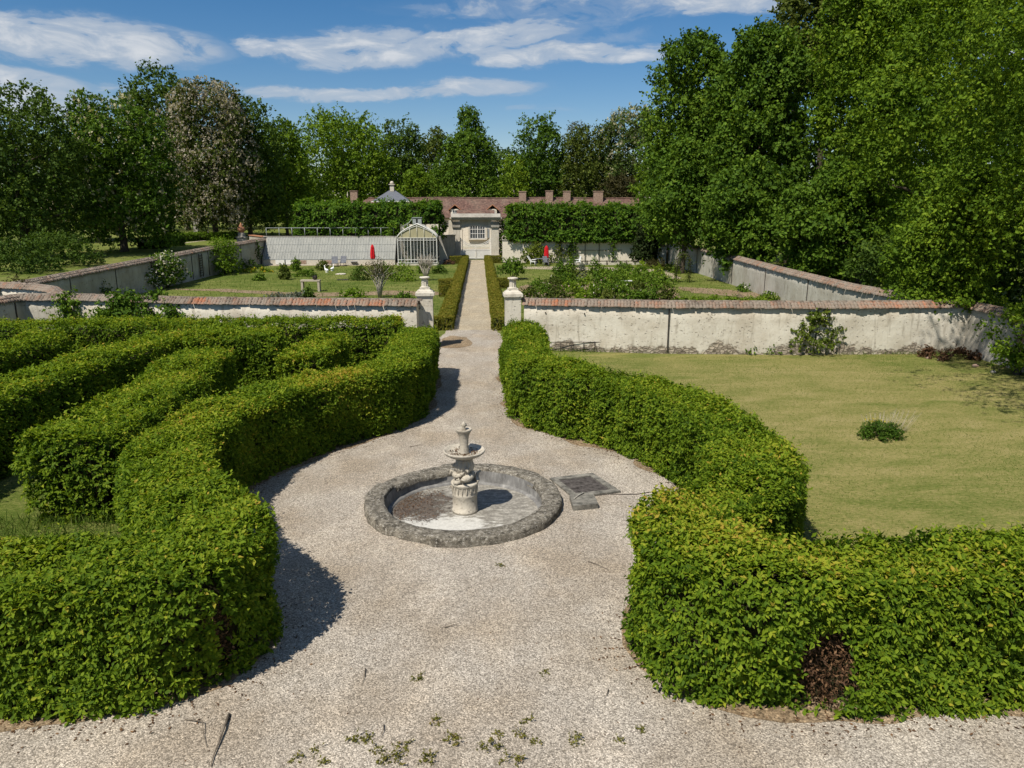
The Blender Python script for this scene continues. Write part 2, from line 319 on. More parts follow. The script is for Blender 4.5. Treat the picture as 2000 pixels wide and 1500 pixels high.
class MB:
    """collects polygons, then links them as one mesh"""
    def __init__(s): s.v = []; s.f = []; s.sm = []; s.mi = []; s.cur = 0
    def add(s, verts, faces, smooth=False):
        b = len(s.v); s.v += [tuple(map(float, p)) for p in verts]
        for f in faces: s.f.append([b + i for i in f]); s.sm.append(smooth); s.mi.append(s.cur)
        return s
    def box(s, c, d, rz=0., taper=1.):
        hx, hy, hz = d[0] / 2, d[1] / 2, d[2] / 2; ca, sa = math.cos(rz), math.sin(rz); vs = []
        for z, k in ((-hz, 1.), (hz, taper)):
            for x, y in ((-hx, -hy), (hx, -hy), (hx, hy), (-hx, hy)):
                x *= k; y *= k; vs.append((c[0] + x * ca - y * sa, c[1] + x * sa + y * ca, c[2] + z))
        return s.add(vs, [(3, 2, 1, 0), (4, 5, 6, 7), (0, 1, 5, 4), (1, 2, 6, 5), (2, 3, 7, 6), (3, 0, 4, 7)])
    def lathe(s, prof, n=24, c=(0, 0, 0), cap=True, wob=0., seed=0, flute=0, fl=0., smooth=True, a0=0., a1=2 * math.pi):
        rg = random.Random(seed); vs = []; full = abs(a1 - a0 - 2 * math.pi) < 1e-6
        cols = n if full else n + 1
        wv = [1 + rg.uniform(-wob, wob) for _ in range(cols)]
        for r, z in prof:
            for i in range(cols):
                a = a0 + (a1 - a0) * i / n; rr = r * wv[i] * (1 - fl * (i % 2) if flute else 1)
                vs.append((c[0] + rr * math.cos(a), c[1] + rr * math.sin(a), c[2] + z))
        fs = []
        for j in range(len(prof) - 1):
            for i in range(n if full else n):
                i2 = (i + 1) % cols if full else i + 1
                fs.append((j * cols + i, j * cols + i2, (j + 1) * cols + i2, (j + 1) * cols + i))
        s.add(vs, fs, smooth)
        if cap and full:
            b = len(s.v) - len(vs)
            s.f.append(list(range(b + cols - 1, b - 1, -1))); s.sm.append(False); s.mi.append(s.cur)
            e = b + (len(prof) - 1) * cols; s.f.append(list(range(e, e + cols))); s.sm.append(False); s.mi.append(s.cur)
        return s
    def tube(s, pts, rad, n=8, cap=True):
        pts = [np.array(p, float) for p in pts]
        if not hasattr(rad, '__len__'): rad = [rad] * len(pts)
        vs = []
        for i, p in enumerate(pts):
            t = pts[min(i + 1, len(pts) - 1)] - pts[max(i - 1, 0)]; t = t / (np.linalg.norm(t) + 1e-9)
            u = np.cross(t, (0, 0, 1.)) if abs(t[2]) < .9 else np.cross(t, (0, 1., 0)); u /= np.linalg.norm(u) + 1e-9; q = np.cross(t, u)
            for k in range(n):
                a = 2 * math.pi * k / n; vs.append(p + (u * math.cos(a) + q * math.sin(a)) * rad[i])
        fs = [(j * n + k, j * n + (k + 1) % n, (j + 1) * n + (k + 1) % n, (j + 1) * n + k) for j in range(len(pts) - 1) for k in range(n)]
        if cap: fs += [tuple(range(n - 1, -1, -1)), tuple(range((len(pts) - 1) * n, len(pts) * n))]
        return s.add(vs, fs, True)
    def extrude(s, poly, axis, a, b):
        """poly: 2-D points; axis 'y': poly in x,z extruded y a->b; axis 'x': poly in y,z; axis 'z': poly in x,y"""
        mk = {'y': lambda p, t: (p[0], t, p[1]), 'x': lambda p, t: (t, p[0], p[1]), 'z': lambda p, t: (p[0], p[1], t)}[axis]
        n = len(poly); vs = [mk(p, a) for p in poly] + [mk(p, b) for p in poly]
        return s.add(vs, [tuple(range(n)), tuple(range(2 * n - 1, n - 1, -1))] + [(i, i + n, (i + 1) % n + n, (i + 1) % n) for i in range(n)])
    def strip(s, A, B, smooth=False):       # quads between two point rows
        n = len(A); return s.add(list(A) + list(B), [(i, i + 1, n + i + 1, n + i) for i in range(n - 1)], smooth)
    def build(s, name, mat, parent=None, fixn=True):
        me = bpy.data.meshes.new(name); me.from_pydata(s.v, [], s.f)
        for m_ in (mat if isinstance(mat, list) else [mat]): me.materials.append(m_)
        me.polygons.foreach_set('use_smooth', s.sm); me.polygons.foreach_set('material_index', s.mi); me.update()
        if fixn:
            import bmesh
            bm = bmesh.new(); bm.from_mesh(me); bmesh.ops.recalc_face_normals(bm, faces=bm.faces); bm.to_mesh(me); bm.free()
        o = bpy.data.objects.new(name, me); return link(o, parent)

def unit(a): return a / (np.linalg.norm(a, axis=-1, keepdims=True) + 1e-9)
def fn(p, scale, seed):                     # smooth pseudo-noise in about -1..1
    rg = np.random.default_rng(seed); o = 0
    for i in range(7):
        k = unit(rg.normal(size=3)) * scale * rg.uniform(.6, 1.9); o = o + np.sin(p @ k + rg.uniform(0, 6.28))
    return o / 3.2
def leaf_arrays(P, D, N, L, Wd, tint):
    D = unit(D); N = unit(N - D * np.sum(N * D, 1, keepdims=True)); S = np.cross(D, N)
    L = L[:, None]; Wd = Wd[:, None]; n = len(P)
    v = np.empty((n, 4, 3)); mid = P + D * L * .45 + N * Wd * .16
    v[:, 0] = P; v[:, 1] = mid + S * Wd * .5; v[:, 2] = P + D * L - N * L * .06; v[:, 3] = mid - S * Wd * .5
    b = np.arange(n)[:, None] * 4
    t = np.concatenate([b + np.array([[0, 1, 2]]), b + np.array([[0, 2, 3]])], 1).reshape(-1, 3)
    return v.reshape(-1, 3), t, np.repeat(tint, 4)

def resample(pts, step):
    pts = np.array(pts, float); d = np.r_[0, np.cumsum(np.linalg.norm(np.diff(pts, axis=0), axis=1))]
    s = np.linspace(0, d[-1], max(3, int(d[-1] / step) + 1))
    return np.stack([np.interp(s, d, pts[:, k]) for k in range(pts.shape[1])], 1)
def round_path(pts, step=.12, it=10):
    p = resample(pts, step)
    for _ in range(it):
        q = p.copy(); q[1:-1] = (p[:-2] + 2 * p[1:-1] + p[2:]) / 4; p = q
    return p

def hedge(name, label, cat, path, w, h, leaf, cover, mat, seed, group=None, r=.22, lump=.10, z0=0., holes=(), sprig=.16, tip=.25, wlow=.06, square=False, core=True, parent=None, under=False, tbias=0., droop=.0):
    """clipped hedge: leaf sprays over a rounded box swept along a path; leafy shoots stick out of the top"""
    rg = np.random.default_rng(seed); c = round_path(path, .12, 8); seg = np.diff(c, axis=0); ln = np.linalg.norm(seg, axis=1); tot = ln.sum()
    T = unit(np.gradient(c, axis=0)); Nn = np.stack([T[:, 1], -T[:, 0]], 1)
    la = leaf * leaf * .5 * .5; per = 2 * h + 2 * w; area = per * tot + 2 * h * w * 3
    nsp = int(area * cover / la / 6)
    # position along path and around the profile
    u = rg.random(nsp) * per; ids = rg.integers(0, len(c) - 1, nsp); fr = rg.random(nsp)[:, None]
    base = c[ids] * (1 - fr) + c[ids + 1] * fr; nn = Nn[ids]
    side = np.where(u < h, -1., np.where(u > h + 2 * w, 1., 0.)); zz = np.where(u < h, u, np.where(u > h + 2 * w, u - h - 2 * w, h)); off = np.where(side == 0, u - h - w, side * w)
    P = np.empty((nsp, 3)); NR = np.zeros((nsp, 3))
    P[:, :2] = base + nn * off[:, None]; P[:, 2] = zz
    NR[:, :2] = nn * side[:, None]; NR[:, 2] = (side == 0)
    # end caps
    ne = int(nsp * (2 * h * w * 2.4) / area) + 8
    a = rg.random(ne) * 2 - 1; which = rg.integers(0, 2, ne); e0 = np.where(which[:, None] == 0, c[0], c[-1]); te = np.where(which[:, None] == 0, -T[0], T[-1]); nx = np.where(which[:, None] == 0, Nn[0], Nn[-1])
    bul = .10 * np.ones(ne) if square else .55 * w * np.sqrt(1 - a * a * .98)
    PE = np.empty((ne, 3)); PE[:, :2] = e0 + nx * (a * w)[:, None] + te * bul[:, None]; PE[:, 2] = rg.random(ne) * h
    top = rg.random(ne) < .25; PE[top, :2] = (e0 + nx * (a * w)[:, None] + te * (bul * rg.random(ne))[:, None])[top]; PE[top, 2] = h
    NE = np.zeros((ne, 3)); NE[:, :2] = te * .9 + nx * (a * .5)[:, None]; NE[top] = (0, 0, 1)
    P = np.r_[P, PE]; NR = np.r_[NR, NE]
    cv_ = np.linalg.norm(np.gradient(T, axis=0), axis=1) + 1e-6
    nb_ = int(cv_.sum() * w * (h + w) * cover / la / 6 * 1.1); ib = rg.choice(len(c), nb_, p=cv_ / cv_.sum()); th_ = rg.random(nb_) * 6.283; tb_ = rg.random(nb_) < w / (h + w) * .8
    dv = np.c_[np.cos(th_), np.sin(th_)]; PB_ = np.zeros((nb_, 3)); PB_[:, :2] = c[ib] + dv * np.where(tb_, np.sqrt(rg.random(nb_)), 1.)[:, None] * w; PB_[:, 2] = np.where(tb_, h, rg.random(nb_) * h)
    NB_ = np.zeros((nb_, 3)); NB_[:, :2] = dv; NB_[tb_] = (0, 0, 1); P = np.r_[PB_, P]; NR = np.r_[NB_, NR]; nsp += nb_; off = np.r_[np.zeros(nb_), off]
    if under:
        nu = int(nsp * 2 * w / per); iu = rg.integers(0, len(c), nu); PU = np.zeros((nu, 3)); PU[:, :2] = c[iu] + Nn[iu] * (rg.random(nu)[:, None] * 2 - 1) * w
        NU = np.tile([0, 0, -1.], (nu, 1)); P = np.r_[P, PU]; NR = np.r_[NR, NU]
    # round the top edges, taper towards the ground, lumps
    tz = np.clip((P[:, 2] - (h - r)) / r, 0, 1)
    d2 = np.min(np.linalg.norm(P[:, None, :2] - c[None, ::6, :], axis=2), axis=1) if len(P) * len(c) < 6e7 else np.abs(np.r_[off, np.zeros(len(P) - nsp)])
    k = np.linalg.norm(NR[:, :2], axis=1) > .3
    P[k] -= NR[k] * (r * (1 - np.sqrt(np.clip(1 - tz[k] ** 2, 0, 1))))[:, None] * .75
    k2 = ~k & (NR[:, 2] > 0); ed = np.clip((d2 - (w - r)) / r, 0, 1); P[k2, 2] -= r * (1 - np.sqrt(np.clip(1 - ed[k2] ** 2, 0, 1))) * .7
    P[k] -= NR[k] * (np.clip(1 - P[k, 2] / (h * .6), 0, 1) * wlow)[:, None]
    g = P + [0, 0, z0]; lum = fn(g, 2.2, seed) * lump + fn(g, 6.0, seed + 1) * lump * .7 + fn(g, 14., seed + 2) * lump * .35
    P = P + unit(NR) * np.clip(lum, -.13, .14 if h < 2.5 else 9)[:, None]
    # drop what lies inside another stretch of the hedge
    keep = ~(k & (d2 < w * .80) & (np.arange(len(P)) < nsp)) if len(P) * len(c) < 6e7 else np.ones(len(P), bool)
    P[:, 2] = np.maximum(P[:, 2], .02)
    dead = np.zeros(len(P), bool)
    for (hx, hy, hz, rx, rz_) in holes:
        q = ((P[:, 0] - hx) / rx) ** 2 + ((P[:, 1] - hy) / max(rx, .5)) ** 2 + ((P[:, 2] - hz) / rz_) ** 2
        dead |= q < 1 + .35 * fn(P, 7, seed + 5)
    deadP, deadN = P[dead], NR[dead]
    keep &= ~dead; P, NR = P[keep], NR[keep]; ns = len(P); P = P + [0, 0, z0]
    topk = NR[:, 2] > .5
    upw = np.where(topk, .75, .30 - droop)[:, None]
    SD = unit(NR * np.where(topk, .15, .55)[:, None] + upw * np.array([0, 0, 1.]) + rg.normal(size=(ns, 3)) * .55)
    sl_ = sprig * rg.uniform(.4, 1.25, ns); sl_ = np.where(topk & (rg.random(ns) < (.22 if lump > .09 else .12)), sl_ * 2.3, sl_)
    P0 = P - unit(NR) * (sl_ * .35)[:, None]
    nl = 6; kk = np.tile(np.arange(nl), ns); rep = np.repeat(np.arange(ns), nl)
    sdv = SD[rep]; ref = unit(NR[rep] * .7 + [0, 0, .55] + rg.normal(size=(ns * nl, 3)) * .42)
    lat = unit(np.cross(sdv, ref)); sgn = np.where(kk % 2 == 0, 1., -1.)[:, None]
    D = unit(sdv * .55 + lat * sgn * .85 + rg.normal(size=(ns * nl, 3)) * .28 + [0, 0, -.18])
    LP = P0[rep] + sdv * (sl_[rep] * (kk + .6) / nl)[:, None]
    LP[:, 2] = np.maximum(LP[:, 2], z0 + .015)
    Ls = leaf * rg.uniform(.7, 1.3, ns * nl) * np.where(kk >= nl - 1, .75, 1.)
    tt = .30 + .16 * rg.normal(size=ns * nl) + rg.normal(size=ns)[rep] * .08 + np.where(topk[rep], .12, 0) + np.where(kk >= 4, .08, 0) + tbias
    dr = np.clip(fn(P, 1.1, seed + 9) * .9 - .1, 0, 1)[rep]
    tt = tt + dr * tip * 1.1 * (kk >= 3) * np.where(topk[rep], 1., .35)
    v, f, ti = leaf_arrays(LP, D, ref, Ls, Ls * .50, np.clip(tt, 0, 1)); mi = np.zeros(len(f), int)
    V, Fc, Ti, Mi = [v], [f], [ti], [mi]
    if core:                                # the woody inside of the hedge
        m_ = len(c); ins = .30; ww = w - ins; hh = h - ins
        prof = [(-ww + wlow, .0), (-ww, .5 * hh), (-ww, hh - .15), (-ww + .18, hh), (ww - .18, hh), (ww, hh - .15), (ww, .5 * hh), (ww - wlow, 0.)]
        cv = np.zeros((m_, len(prof), 3))
        for j, (o_, z_) in enumerate(prof): cv[:, j, :2] = c + Nn * o_; cv[:, j, 2] = z0 + z_
        fl = fn(cv.reshape(-1, 3), 2.2, seed).reshape(m_, len(prof)) * lump * .6
        cv[:, :, :2] += Nn[:, None, :] * (np.sign([p[0] for p in prof])[None, :] * fl)[:, :, None]; cv[:, 3:5, 2] += fl[:, 3:5]
        K = len(prof); b0 = sum(len(x) for x in V); fs = []
        for i in range(m_ - 1):
            for j in range(K):
                if j == K - 1 and not under: continue
                j2 = (j + 1) % K; a_, b_, c_, d_ = i * K + j, i * K + j2, (i + 1) * K + j2, (i + 1) * K + j; fs += [(a_, b_, c_), (a_, c_, d_)]
        for e in (0, (m_ - 1) * K):
            for j in range(1, K - 1): fs.append((e, e + j, e + j + 1))
        fs = np.array(fs); cvf = cv.reshape(-1, 3)
        if len(holes):                      # the wood is hollowed where the foliage has died back
            nh = np.zeros_like(cvf); 
            for (hx, hy, hz, rx, rz_) in holes:
                q = ((cvf[:, 0] - hx) / rx) ** 2 + ((cvf[:, 1] - hy) / .6) ** 2 + ((cvf[:, 2] - z0 - hz) / rz_) ** 2
                cvf[q < 1.2, 1] += .22
        V.append(cvf); Fc.append(fs + b0); Ti.append(np.zeros(len(cvf))); Mi.append(np.ones(len(fs), int))
    o = np_mesh(name, np.concatenate(V), np.concatenate(Fc), None, parent, np.concatenate(Ti), [mat, M['hedge_core']], np.concatenate(Mi))
    if parent is None: tag(o, label, cat, group)
    if len(deadP) > 5:                      # dry leaves and twigs left in the bare patch
        q = deadP[rg.integers(0, len(deadP), int(len(deadP) * 9))]; nq = deadN[rg.integers(0, len(deadN), len(q))]
        q = q + [0, 0, z0] + rg.normal(size=q.shape) * .06 - unit(nq) * rg.uniform(.06, .26, (len(q), 1)) * np.array([1, 1, 0])
        v, f, ti = leaf_arrays(q, rg.normal(size=q.shape), rg.normal(size=q.shape), rg.uniform(.03, .075, len(q)), rg.uniform(.01, .03, len(q)), rg.random(len(q)))
        d = np_mesh('dead_foliage', v, f, M['dry_leaf'], o, ti); d['label'] = 'brown bare patch of dead twigs in the green hedge'
    return o

def puff_leaves(rg, cen, rad, n, leaf, flat=.75, up=.35, rough=.3, tone=0., spread=.16):
    """leaves over the outside of one rounded clump"""
    d = unit(rg.normal(size=(n, 3))); d[:, 2] = np.where(d[:, 2] < -.7, -d[:, 2], d[:, 2])
    rr = rad * (1 - np.abs(rg.normal(size=n)) * spread * 1.3) * (1 + rough * fn(d * 2.3 + cen, 1.4, int(abs(cen[0] * 37 + cen[2] * 91)) % 9999))
    P = cen + d * rr[:, None] * [1, 1, flat]
    q = max(1, n // 6); sp = np.minimum(np.arange(n) // 6, q - 1); hd = sp * 6; kq = (np.arange(n) - hd)[:, None]     # leaves hang together in sprays of six
    sd = unit(rg.normal(size=(n, 3)) + d * .8 + [0, 0, -.25])[hd]; P = P[hd] + sd * kq * leaf * .34 + rg.normal(size=(n, 3)) * leaf * .22; d = unit(d[hd] + rg.normal(size=(n, 3)) * .15)
    N = unit(d * 1.0 + np.array([0, 0, up * .8]) + rg.normal(size=(n, 3)) * .42)
    D = rg.normal(size=(n, 3)) + np.array([0, 0, -.45]) + d * .4
    L = leaf * rg.uniform(.6, 1.35, n); t = np.clip(.42 + tone + rg.normal(size=n) * .17, 0, 1)
    return P - unit(D) * (L * .5)[:, None], D, N, L, L * rg.uniform(.5, .8, n), t

def limbs(mb, base, H, r, rg, spread, n=6, start=.28):
    bx, by, bz = base
    pts = [(bx, by, bz - .2), (bx, by, bz + H * .02)]
    jx = jy = 0
    for i in range(1, 7):
        jx += rg.normal() * H * .008; jy += rg.normal() * H * .008; pts.append((bx + jx, by + jy, bz + H * .86 * i / 6))
    rad = [r * 1.5, r * 1.12] + [r * (1 - .15 * i) for i in range(1, 7)]
    mb.tube(pts, rad, 9)
    for k in range(n):
        t = start + (.8 - start) * (k + .5) / n; a = k * 2.4 + rg.random(); L = spread * (.95 - .45 * t) * rg.uniform(.8, 1.15)
        p0 = np.array([bx + jx * t, by + jy * t, bz + H * .86 * t]); q = [p0]
        for j in range(1, 4): q.append(p0 + np.array([math.cos(a) * L * j / 3, math.sin(a) * L * j / 3, L * .55 * (j / 3) ** .8]) + rg.normal(size=3) * L * .03)
        rr = r * (.50 - .3 * t); mb.tube(q, [rr, rr * .75, rr * .45, rr * .18], 6)

def tree(name, label, base, H, R, zb, shape, mat, leaf, n, seed, rough=.3, csize=.24, ncl=None, flat=.75, trunk=.3, bark='bark', blossom=None, nb=0, bsize=.22, group=None, squash=1., lean=(0, 0), tone=0., gap=.72, cat='tree'):
    """trunk with limbs and a crown of leaf clumps; zb = bottom of the crown above ground"""
    rg = np.random.default_rng(seed); t = thing(name, label, cat, base, 0, group)
    mb = MB(); limbs(mb, (0, 0, 0), H * .92, trunk, rg, R * .8, 7, max(.15, min(.5, zb / H))); mb.build('trunk', M[bark], t)
    ncl = ncl or int(80 + R * 8)
    prof = {'round': lambda s: np.sin(np.pi * np.clip(s, .02, .98) ** .85) ** .62, 'cone': lambda s: np.clip((1.02 - s), 0, 1) ** .75 * np.clip(s / .12, .3, 1),
            'tall': lambda s: np.sin(np.pi * (.20 + .73 * s)) ** .5, 'dome': lambda s: np.sqrt(np.clip(1 - s ** 2.4, 0, 1)) * (.85 + .15 * s), 'column': lambda s: np.sqrt(np.clip(1 - s ** 5, 0, 1))}[shape]
    Ps, Ds, Ns, Ls, Ws, Ts = [], [], [], [], [], []; cl = []
    for i in range(ncl):
        s = (i + rg.random()) / ncl; a = i * 2.39996 + rg.normal() * .35; rr = R * float(prof(np.array(s))); u = math.sqrt(rg.random()) * .55 + .42
        rc = R * csize * rg.uniform(.65, 1.35) * (.55 + .45 * min(1, rr / R))
        k = max(rr - rc * .55, 0) * u
        c = np.array([math.cos(a) * k + lean[0] * s, math.sin(a) * k * squash + lean[1] * s, zb + (H - zb) * s - rc * .35 * (s > .8)]); cl.append((c, rc))
    for i in range(int(ncl * .10)):         # inner clumps close the heart of the crown
        s = rg.uniform(.1, .8); a = rg.random() * 6.28; k = R * float(prof(np.array(s))) * rg.random() * .45
        cl.append((np.array([math.cos(a) * k, math.sin(a) * k * squash, zb + (H - zb) * s]), R * csize * 1.5))
    tot = sum(r * r for _, r in cl)
    for c, rc in cl:
        m_ = max(8, int(n * rc * rc / tot)); pr = puff_leaves(rg, c, rc, m_, leaf, flat, .35, rough, tone + rg.normal() * .09)
        for lst, x in zip((Ps, Ds, Ns, Ls, Ws, Ts), pr): lst.append(x)
    arr = [np.concatenate(x) for x in (Ps, Ds, Ns, Ls, Ws, Ts)]; p = arr[0]; sc_ = np.array([1, 1, .8]); k_ = 2.6 / max(1.6, R * .34)
    g = fn(p * sc_, k_, seed + 3) + .5 * fn(p * sc_, k_ * 2.2, seed + 4)          # lobes stand out, bays between them are deep and thin
    ax = np.c_[lean[0] * (p[:, 2] - zb) / (H - zb), lean[1] * (p[:, 2] - zb) / (H - zb)]
    p[:, :2] = ax + (p[:, :2] - ax) * (1 + .15 * np.clip(g, -1.3, 1.1))[:, None]; p[:, 2] += np.clip(g, -1, 1) * R * .05
    kp = ~((g < -.30) & (rg.random(len(p)) < gap)); v, f, ti = leaf_arrays(*[a_[kp] for a_ in arr]); v[:, 2] = np.maximum(v[:, 2], .05)
    np_mesh('crown', v, f, M[mat], t, ti)
    if blossom:                             # upright flower candles on the outside of the crown
        bp, bd, bn, bl, bw, bt = [], [], [], [], [], []
        per = max(1, nb // len(cl))
        for c, rc in cl[:ncl]:
            d = unit(rg.normal(size=(per, 3)) + [0, 0, .5]); p = c + d * rc * [1, 1, flat] * 1.02
            for q in range(4):
                bp.append(p + rg.normal(size=p.shape) * bsize * .12 + [0, 0, bsize * .25 * q]); bd.append(np.tile([0, 0, 1.], (per, 1)) + rg.normal(size=(per, 3)) * .7)
                bn.append(rg.normal(size=(per, 3)) + d); L = np.full(per, bsize) * rg.uniform(.6, 1.3, per); bl.append(L); bw.append(L * .7); bt.append(rg.random(per))
        v, f, ti = leaf_arrays(*[np.concatenate(x) for x in (bp, bd, bn, bl, bw, bt)])
        np_mesh('blossom', v, f, M[blossom], t, ti)
    return t

def shrub(name, label, cat, base, R, H, mat, leaf, n, seed, group=None, rough=.3, ncl=14, flowers=None, nf=0, fs=.08, sy=1., sx=1., zb=0., hang=0., parent=None, stems=0, flat=.9, csize=.42, tone=0.):
    """bush: one mesh of leaf clumps (with stems); flowers as a part"""
    rg = np.random.default_rng(seed); Ps, Ds, Ns, Ls, Ws, Ts = [], [], [], [], [], []; cl = []
    for i in range(ncl):
        s = (i + .5) / ncl; a = i * 2.4 + rg.random(); rc = min(R, H * .6) * csize * rg.uniform(.7, 1.25); rr = max(0, R * (1 - .55 * s ** 2) - rc * .6) * math.sqrt(rg.random() * .8 + .2)
        cl.append((np.array([math.cos(a) * rr * sx, math.sin(a) * rr * sy, max(zb + rc * .45, zb + (H - zb) * (s * .9 + .1) - rc * .8)]), rc))
    tot = sum(r * r for _, r in cl)
    for c, rc in cl:
        pr = puff_leaves(rg, c, rc, max(6, int(n * rc * rc / tot)), leaf, flat, .35 - hang, rough, tone + rg.normal() * .05)
        for lst, x in zip((Ps, Ds, Ns, Ls, Ws, Ts), pr): lst.append(x)
    v, f, ti = leaf_arrays(*[np.concatenate(x) for x in (Ps, Ds, Ns, Ls, Ws, Ts)]); v[:, 2] = np.maximum(v[:, 2], .01)
    mi = np.zeros(len(f), int)
    o = np_mesh(name, v, f, None, None, ti, [M[mat]], mi); o.location = base; tag(o, label, cat, group)
    if stems:
        mb = MB()
        for k in range(stems):
            a = k * 2.4; mb.tube([(rg.normal() * .05, rg.normal() * .05, -.05), (math.cos(a) * R * .25, math.sin(a) * R * .25 * sy, H * .4), (math.cos(a) * R * .55, math.sin(a) * R * .55 * sy, H * .75)], [.03 + R * .01, .022, .008], 5)
        mb.build('stem', M['bark'], o)
    if flowers:
        d = unit(rg.normal(size=(nf, 3)) + [0, -.3, .6]); ci = rg.integers(0, len(cl), nf); C_ = np.array([c for c, _ in cl])[ci]; r_ = np.array([r for _, r in cl])[ci]
        p = C_ + d * (r_ * 1.03)[:, None] * [1, 1, flat]; p[:, 2] = np.maximum(p[:, 2], .05)
        p = np.repeat(p, 3, 0); m_ = len(p)
        v, f, ti = leaf_arrays(p - .0, rg.normal(size=(m_, 3)), np.repeat(d, 3, 0) + rg.normal(size=(m_, 3)) * .4, np.full(m_, fs), np.full(m_, fs * .8), rg.random(m_))
        np_mesh('flowers', v, f, M[flowers], o, ti)
    return o

def slab_mesh(name, poly, z, mat, kind='structure', wob=0., sub=.4, seed=1):
    """flat sheet with an uneven outline"""
    pts = resample(np.r_[np.array(poly, float), [poly[0]]], sub)[:-1]
    if wob:
        q = np.c_[pts, np.zeros(len(pts))]; pts = pts + np.c_[fn(q, 1.6, seed), fn(q, 1.6, seed + 1)] * wob + np.c_[fn(q, 6, seed + 2), fn(q, 6, seed + 3)] * wob * .5
    mb = MB(); mb.add([(x, y, z) for x, y in pts], [tuple(range(len(pts)))]); o = mb.build(name, mat); 
    if kind: o['kind'] = kind
    return o

# ------------------------------------------------------------------ ground and its sheets
def gz(x, y):
    s = np.clip((-26.2 - np.asarray(x, float)) / 9, 0, 1); s = s * s * (3 - 2 * s)
    return s * (.9 + .0135 * np.clip(np.asarray(y, float) - 45, 0, 160))
_ax = np.unique(np.r_[CX - 2.3, CX + 2.3, np.linspace(-700, -90, 8), np.linspace(-90, -20, 57), np.linspace(-20, 40, 16), np.linspace(40, 700, 9)])
_ay = np.unique(np.r_[CY - 2.3, CY + 2.3, np.linspace(-120, 0, 6), np.linspace(0, 220, 56), np.linspace(220, 900, 7)])
gx_, gy_ = np.meshgrid(_ax, _ay, indexing='ij'); gv = np.stack([gx_, gy_, gz(gx_, gy_)], -1).reshape(-1, 3)
ni, nj = gx_.shape; ii, jj = np.meshgrid(np.arange(ni - 1), np.arange(nj - 1), indexing='ij'); q = (ii * nj + jj).ravel(); cc_ = gv[q] * .5 + gv[q + nj + 1] * .5; q = q[(np.abs(cc_[:, 0] - CX) > 2.3) | (np.abs(cc_[:, 1] - CY) > 2.3)]
_an = np.arange(32) * 2 * math.pi / 32; _k = 2.3 / np.maximum(np.abs(np.cos(_an)), np.abs(np.sin(_an))); _b = len(gv); _i = np.arange(32); _j = (_i + 1) % 32   # ring round the sunken basin
gv = np.r_[gv, np.c_[CX + _k * np.cos(_an), CY + _k * np.sin(_an), 0 * _an], np.c_[CX + 1.75 * np.cos(_an), CY + 1.75 * np.sin(_an), 0 * _an]]
go = np_mesh('ground', gv, np.r_[np.stack([q, q + nj, q + nj + 1, q + 1], 1), np.stack([_b + _i, _b + _j, _b + 32 + _j, _b + 32 + _i], 1)], M['lawn'], smooth=True); go['kind'] = 'structure'

def gravel_court():
    R = [(CX, 1.0), (16, 1.0), (16, 7.75), (4.0, 7.8), (2.9, 8.5), (3.5, 9.9), (4.7, 11.6), (5.1, 13.8), (4.7, 16), (3.6, 17.8), (1.9, 19.2), (1.15, 20.5), (1.25, 27.0), (1.35, 30.5), (1.0, 34.5), (.6, 37.5), (CX, 37.5)]
    Lf = [(CX, 37.5), (-1.5, 37.5), (-2.3, 31.2), (-1.95, 27), (-1.9, 20.4), (-3.2, 18.9), (-4.9, 17.2), (-5.6, 15), (-5.5, 12.6), (-4.4, 10.6), (-3.6, 9.2), (-3.8, 8.0), (-16, 8.0), (-16, 1.0), (CX, 1.0)]
    mb = MB()
    for pts, sg in ((R, 1), (Lf, -1)):
        p = resample(pts, .3); q = np.c_[p, np.zeros(len(p))]; k = (np.abs(p[:, 0] - CX) > .02)[:, None]
        p = p + (np.c_[fn(q, 1.6, 1), fn(q, 1.6, 2)] * .10 + np.c_[fn(q, 6, 3), fn(q, 6, 4)] * .06) * k
        arc_ = [(CX + sg * 1.80 * math.sin(a_), CY + sg * 1.80 * math.cos(a_)) for a_ in np.linspace(0, math.pi, 25)]   # notch round the sunken basin
        mb.add([(x, y, .005) for x, y in list(p) + arc_], [tuple(range(len(p) + 25))])
    mb.build('gravel_court', M['gravel'])['kind'] = 'structure'
gravel_court()
slab_mesh('garden_path', [(-1.42, 36.4), (.66, 36.4), (.62, 60), (.58, 90.4), (-1.36, 90.4), (-1.40, 60)], .010, M['path'], wob=.05, sub=.8)
slab_mesh('cross_path', [G(300, 565), G(420, 564), G(560, 571), G(620, 572), G(760, 568), G(875, 571), G(872, 577), G(760, 576), G(600, 579), G(420, 569)], .012, M['dirt'], wob=.2, sub=.8, seed=4)
slab_mesh('courtyard', [(-9, 92.2), (8, 92.2), (12, 121.5), (-13, 121.5)], .012, M['path'], wob=.1, sub=2, seed=16)
slab_mesh('terrace', [(-23.5, 81.6), (-9.5, 81.6), (-9.5, 83.6), (-23.5, 83.6)], .012, M['path'], wob=.1, seed=6)
slab_mesh('bare_patch', [G(858, 664), G(880, 655), G(915, 660), G(918, 672), G(885, 680), G(850, 678)], .011, M['dirt'], wob=.15, seed=8)
slab_mesh('winding_path', [G(1010, 577), G(1016, 560), G(1050, 552), G(1100, 549), G(1100, 551), G(1060, 556), G(1032, 566), G(1040, 582)], .012, M['dirt'], wob=.15, seed=9)
slab_mesh('lawn_path', [G(1320, 560), G(1430, 566), G(1500, 576), G(1545, 582), G(1530, 588), G(1430, 580), G(1350, 572)], .012, M['dirt'], wob=.3, seed=10)
slab_mesh('far_path', [G(990, 521), G(1130, 521), G(1240, 524), G(1300, 526), G(1330, 545), G(1310, 545), G(1285, 531), G(1130, 527), G(990, 525)], .012, M['path'], wob=.3, seed=11)
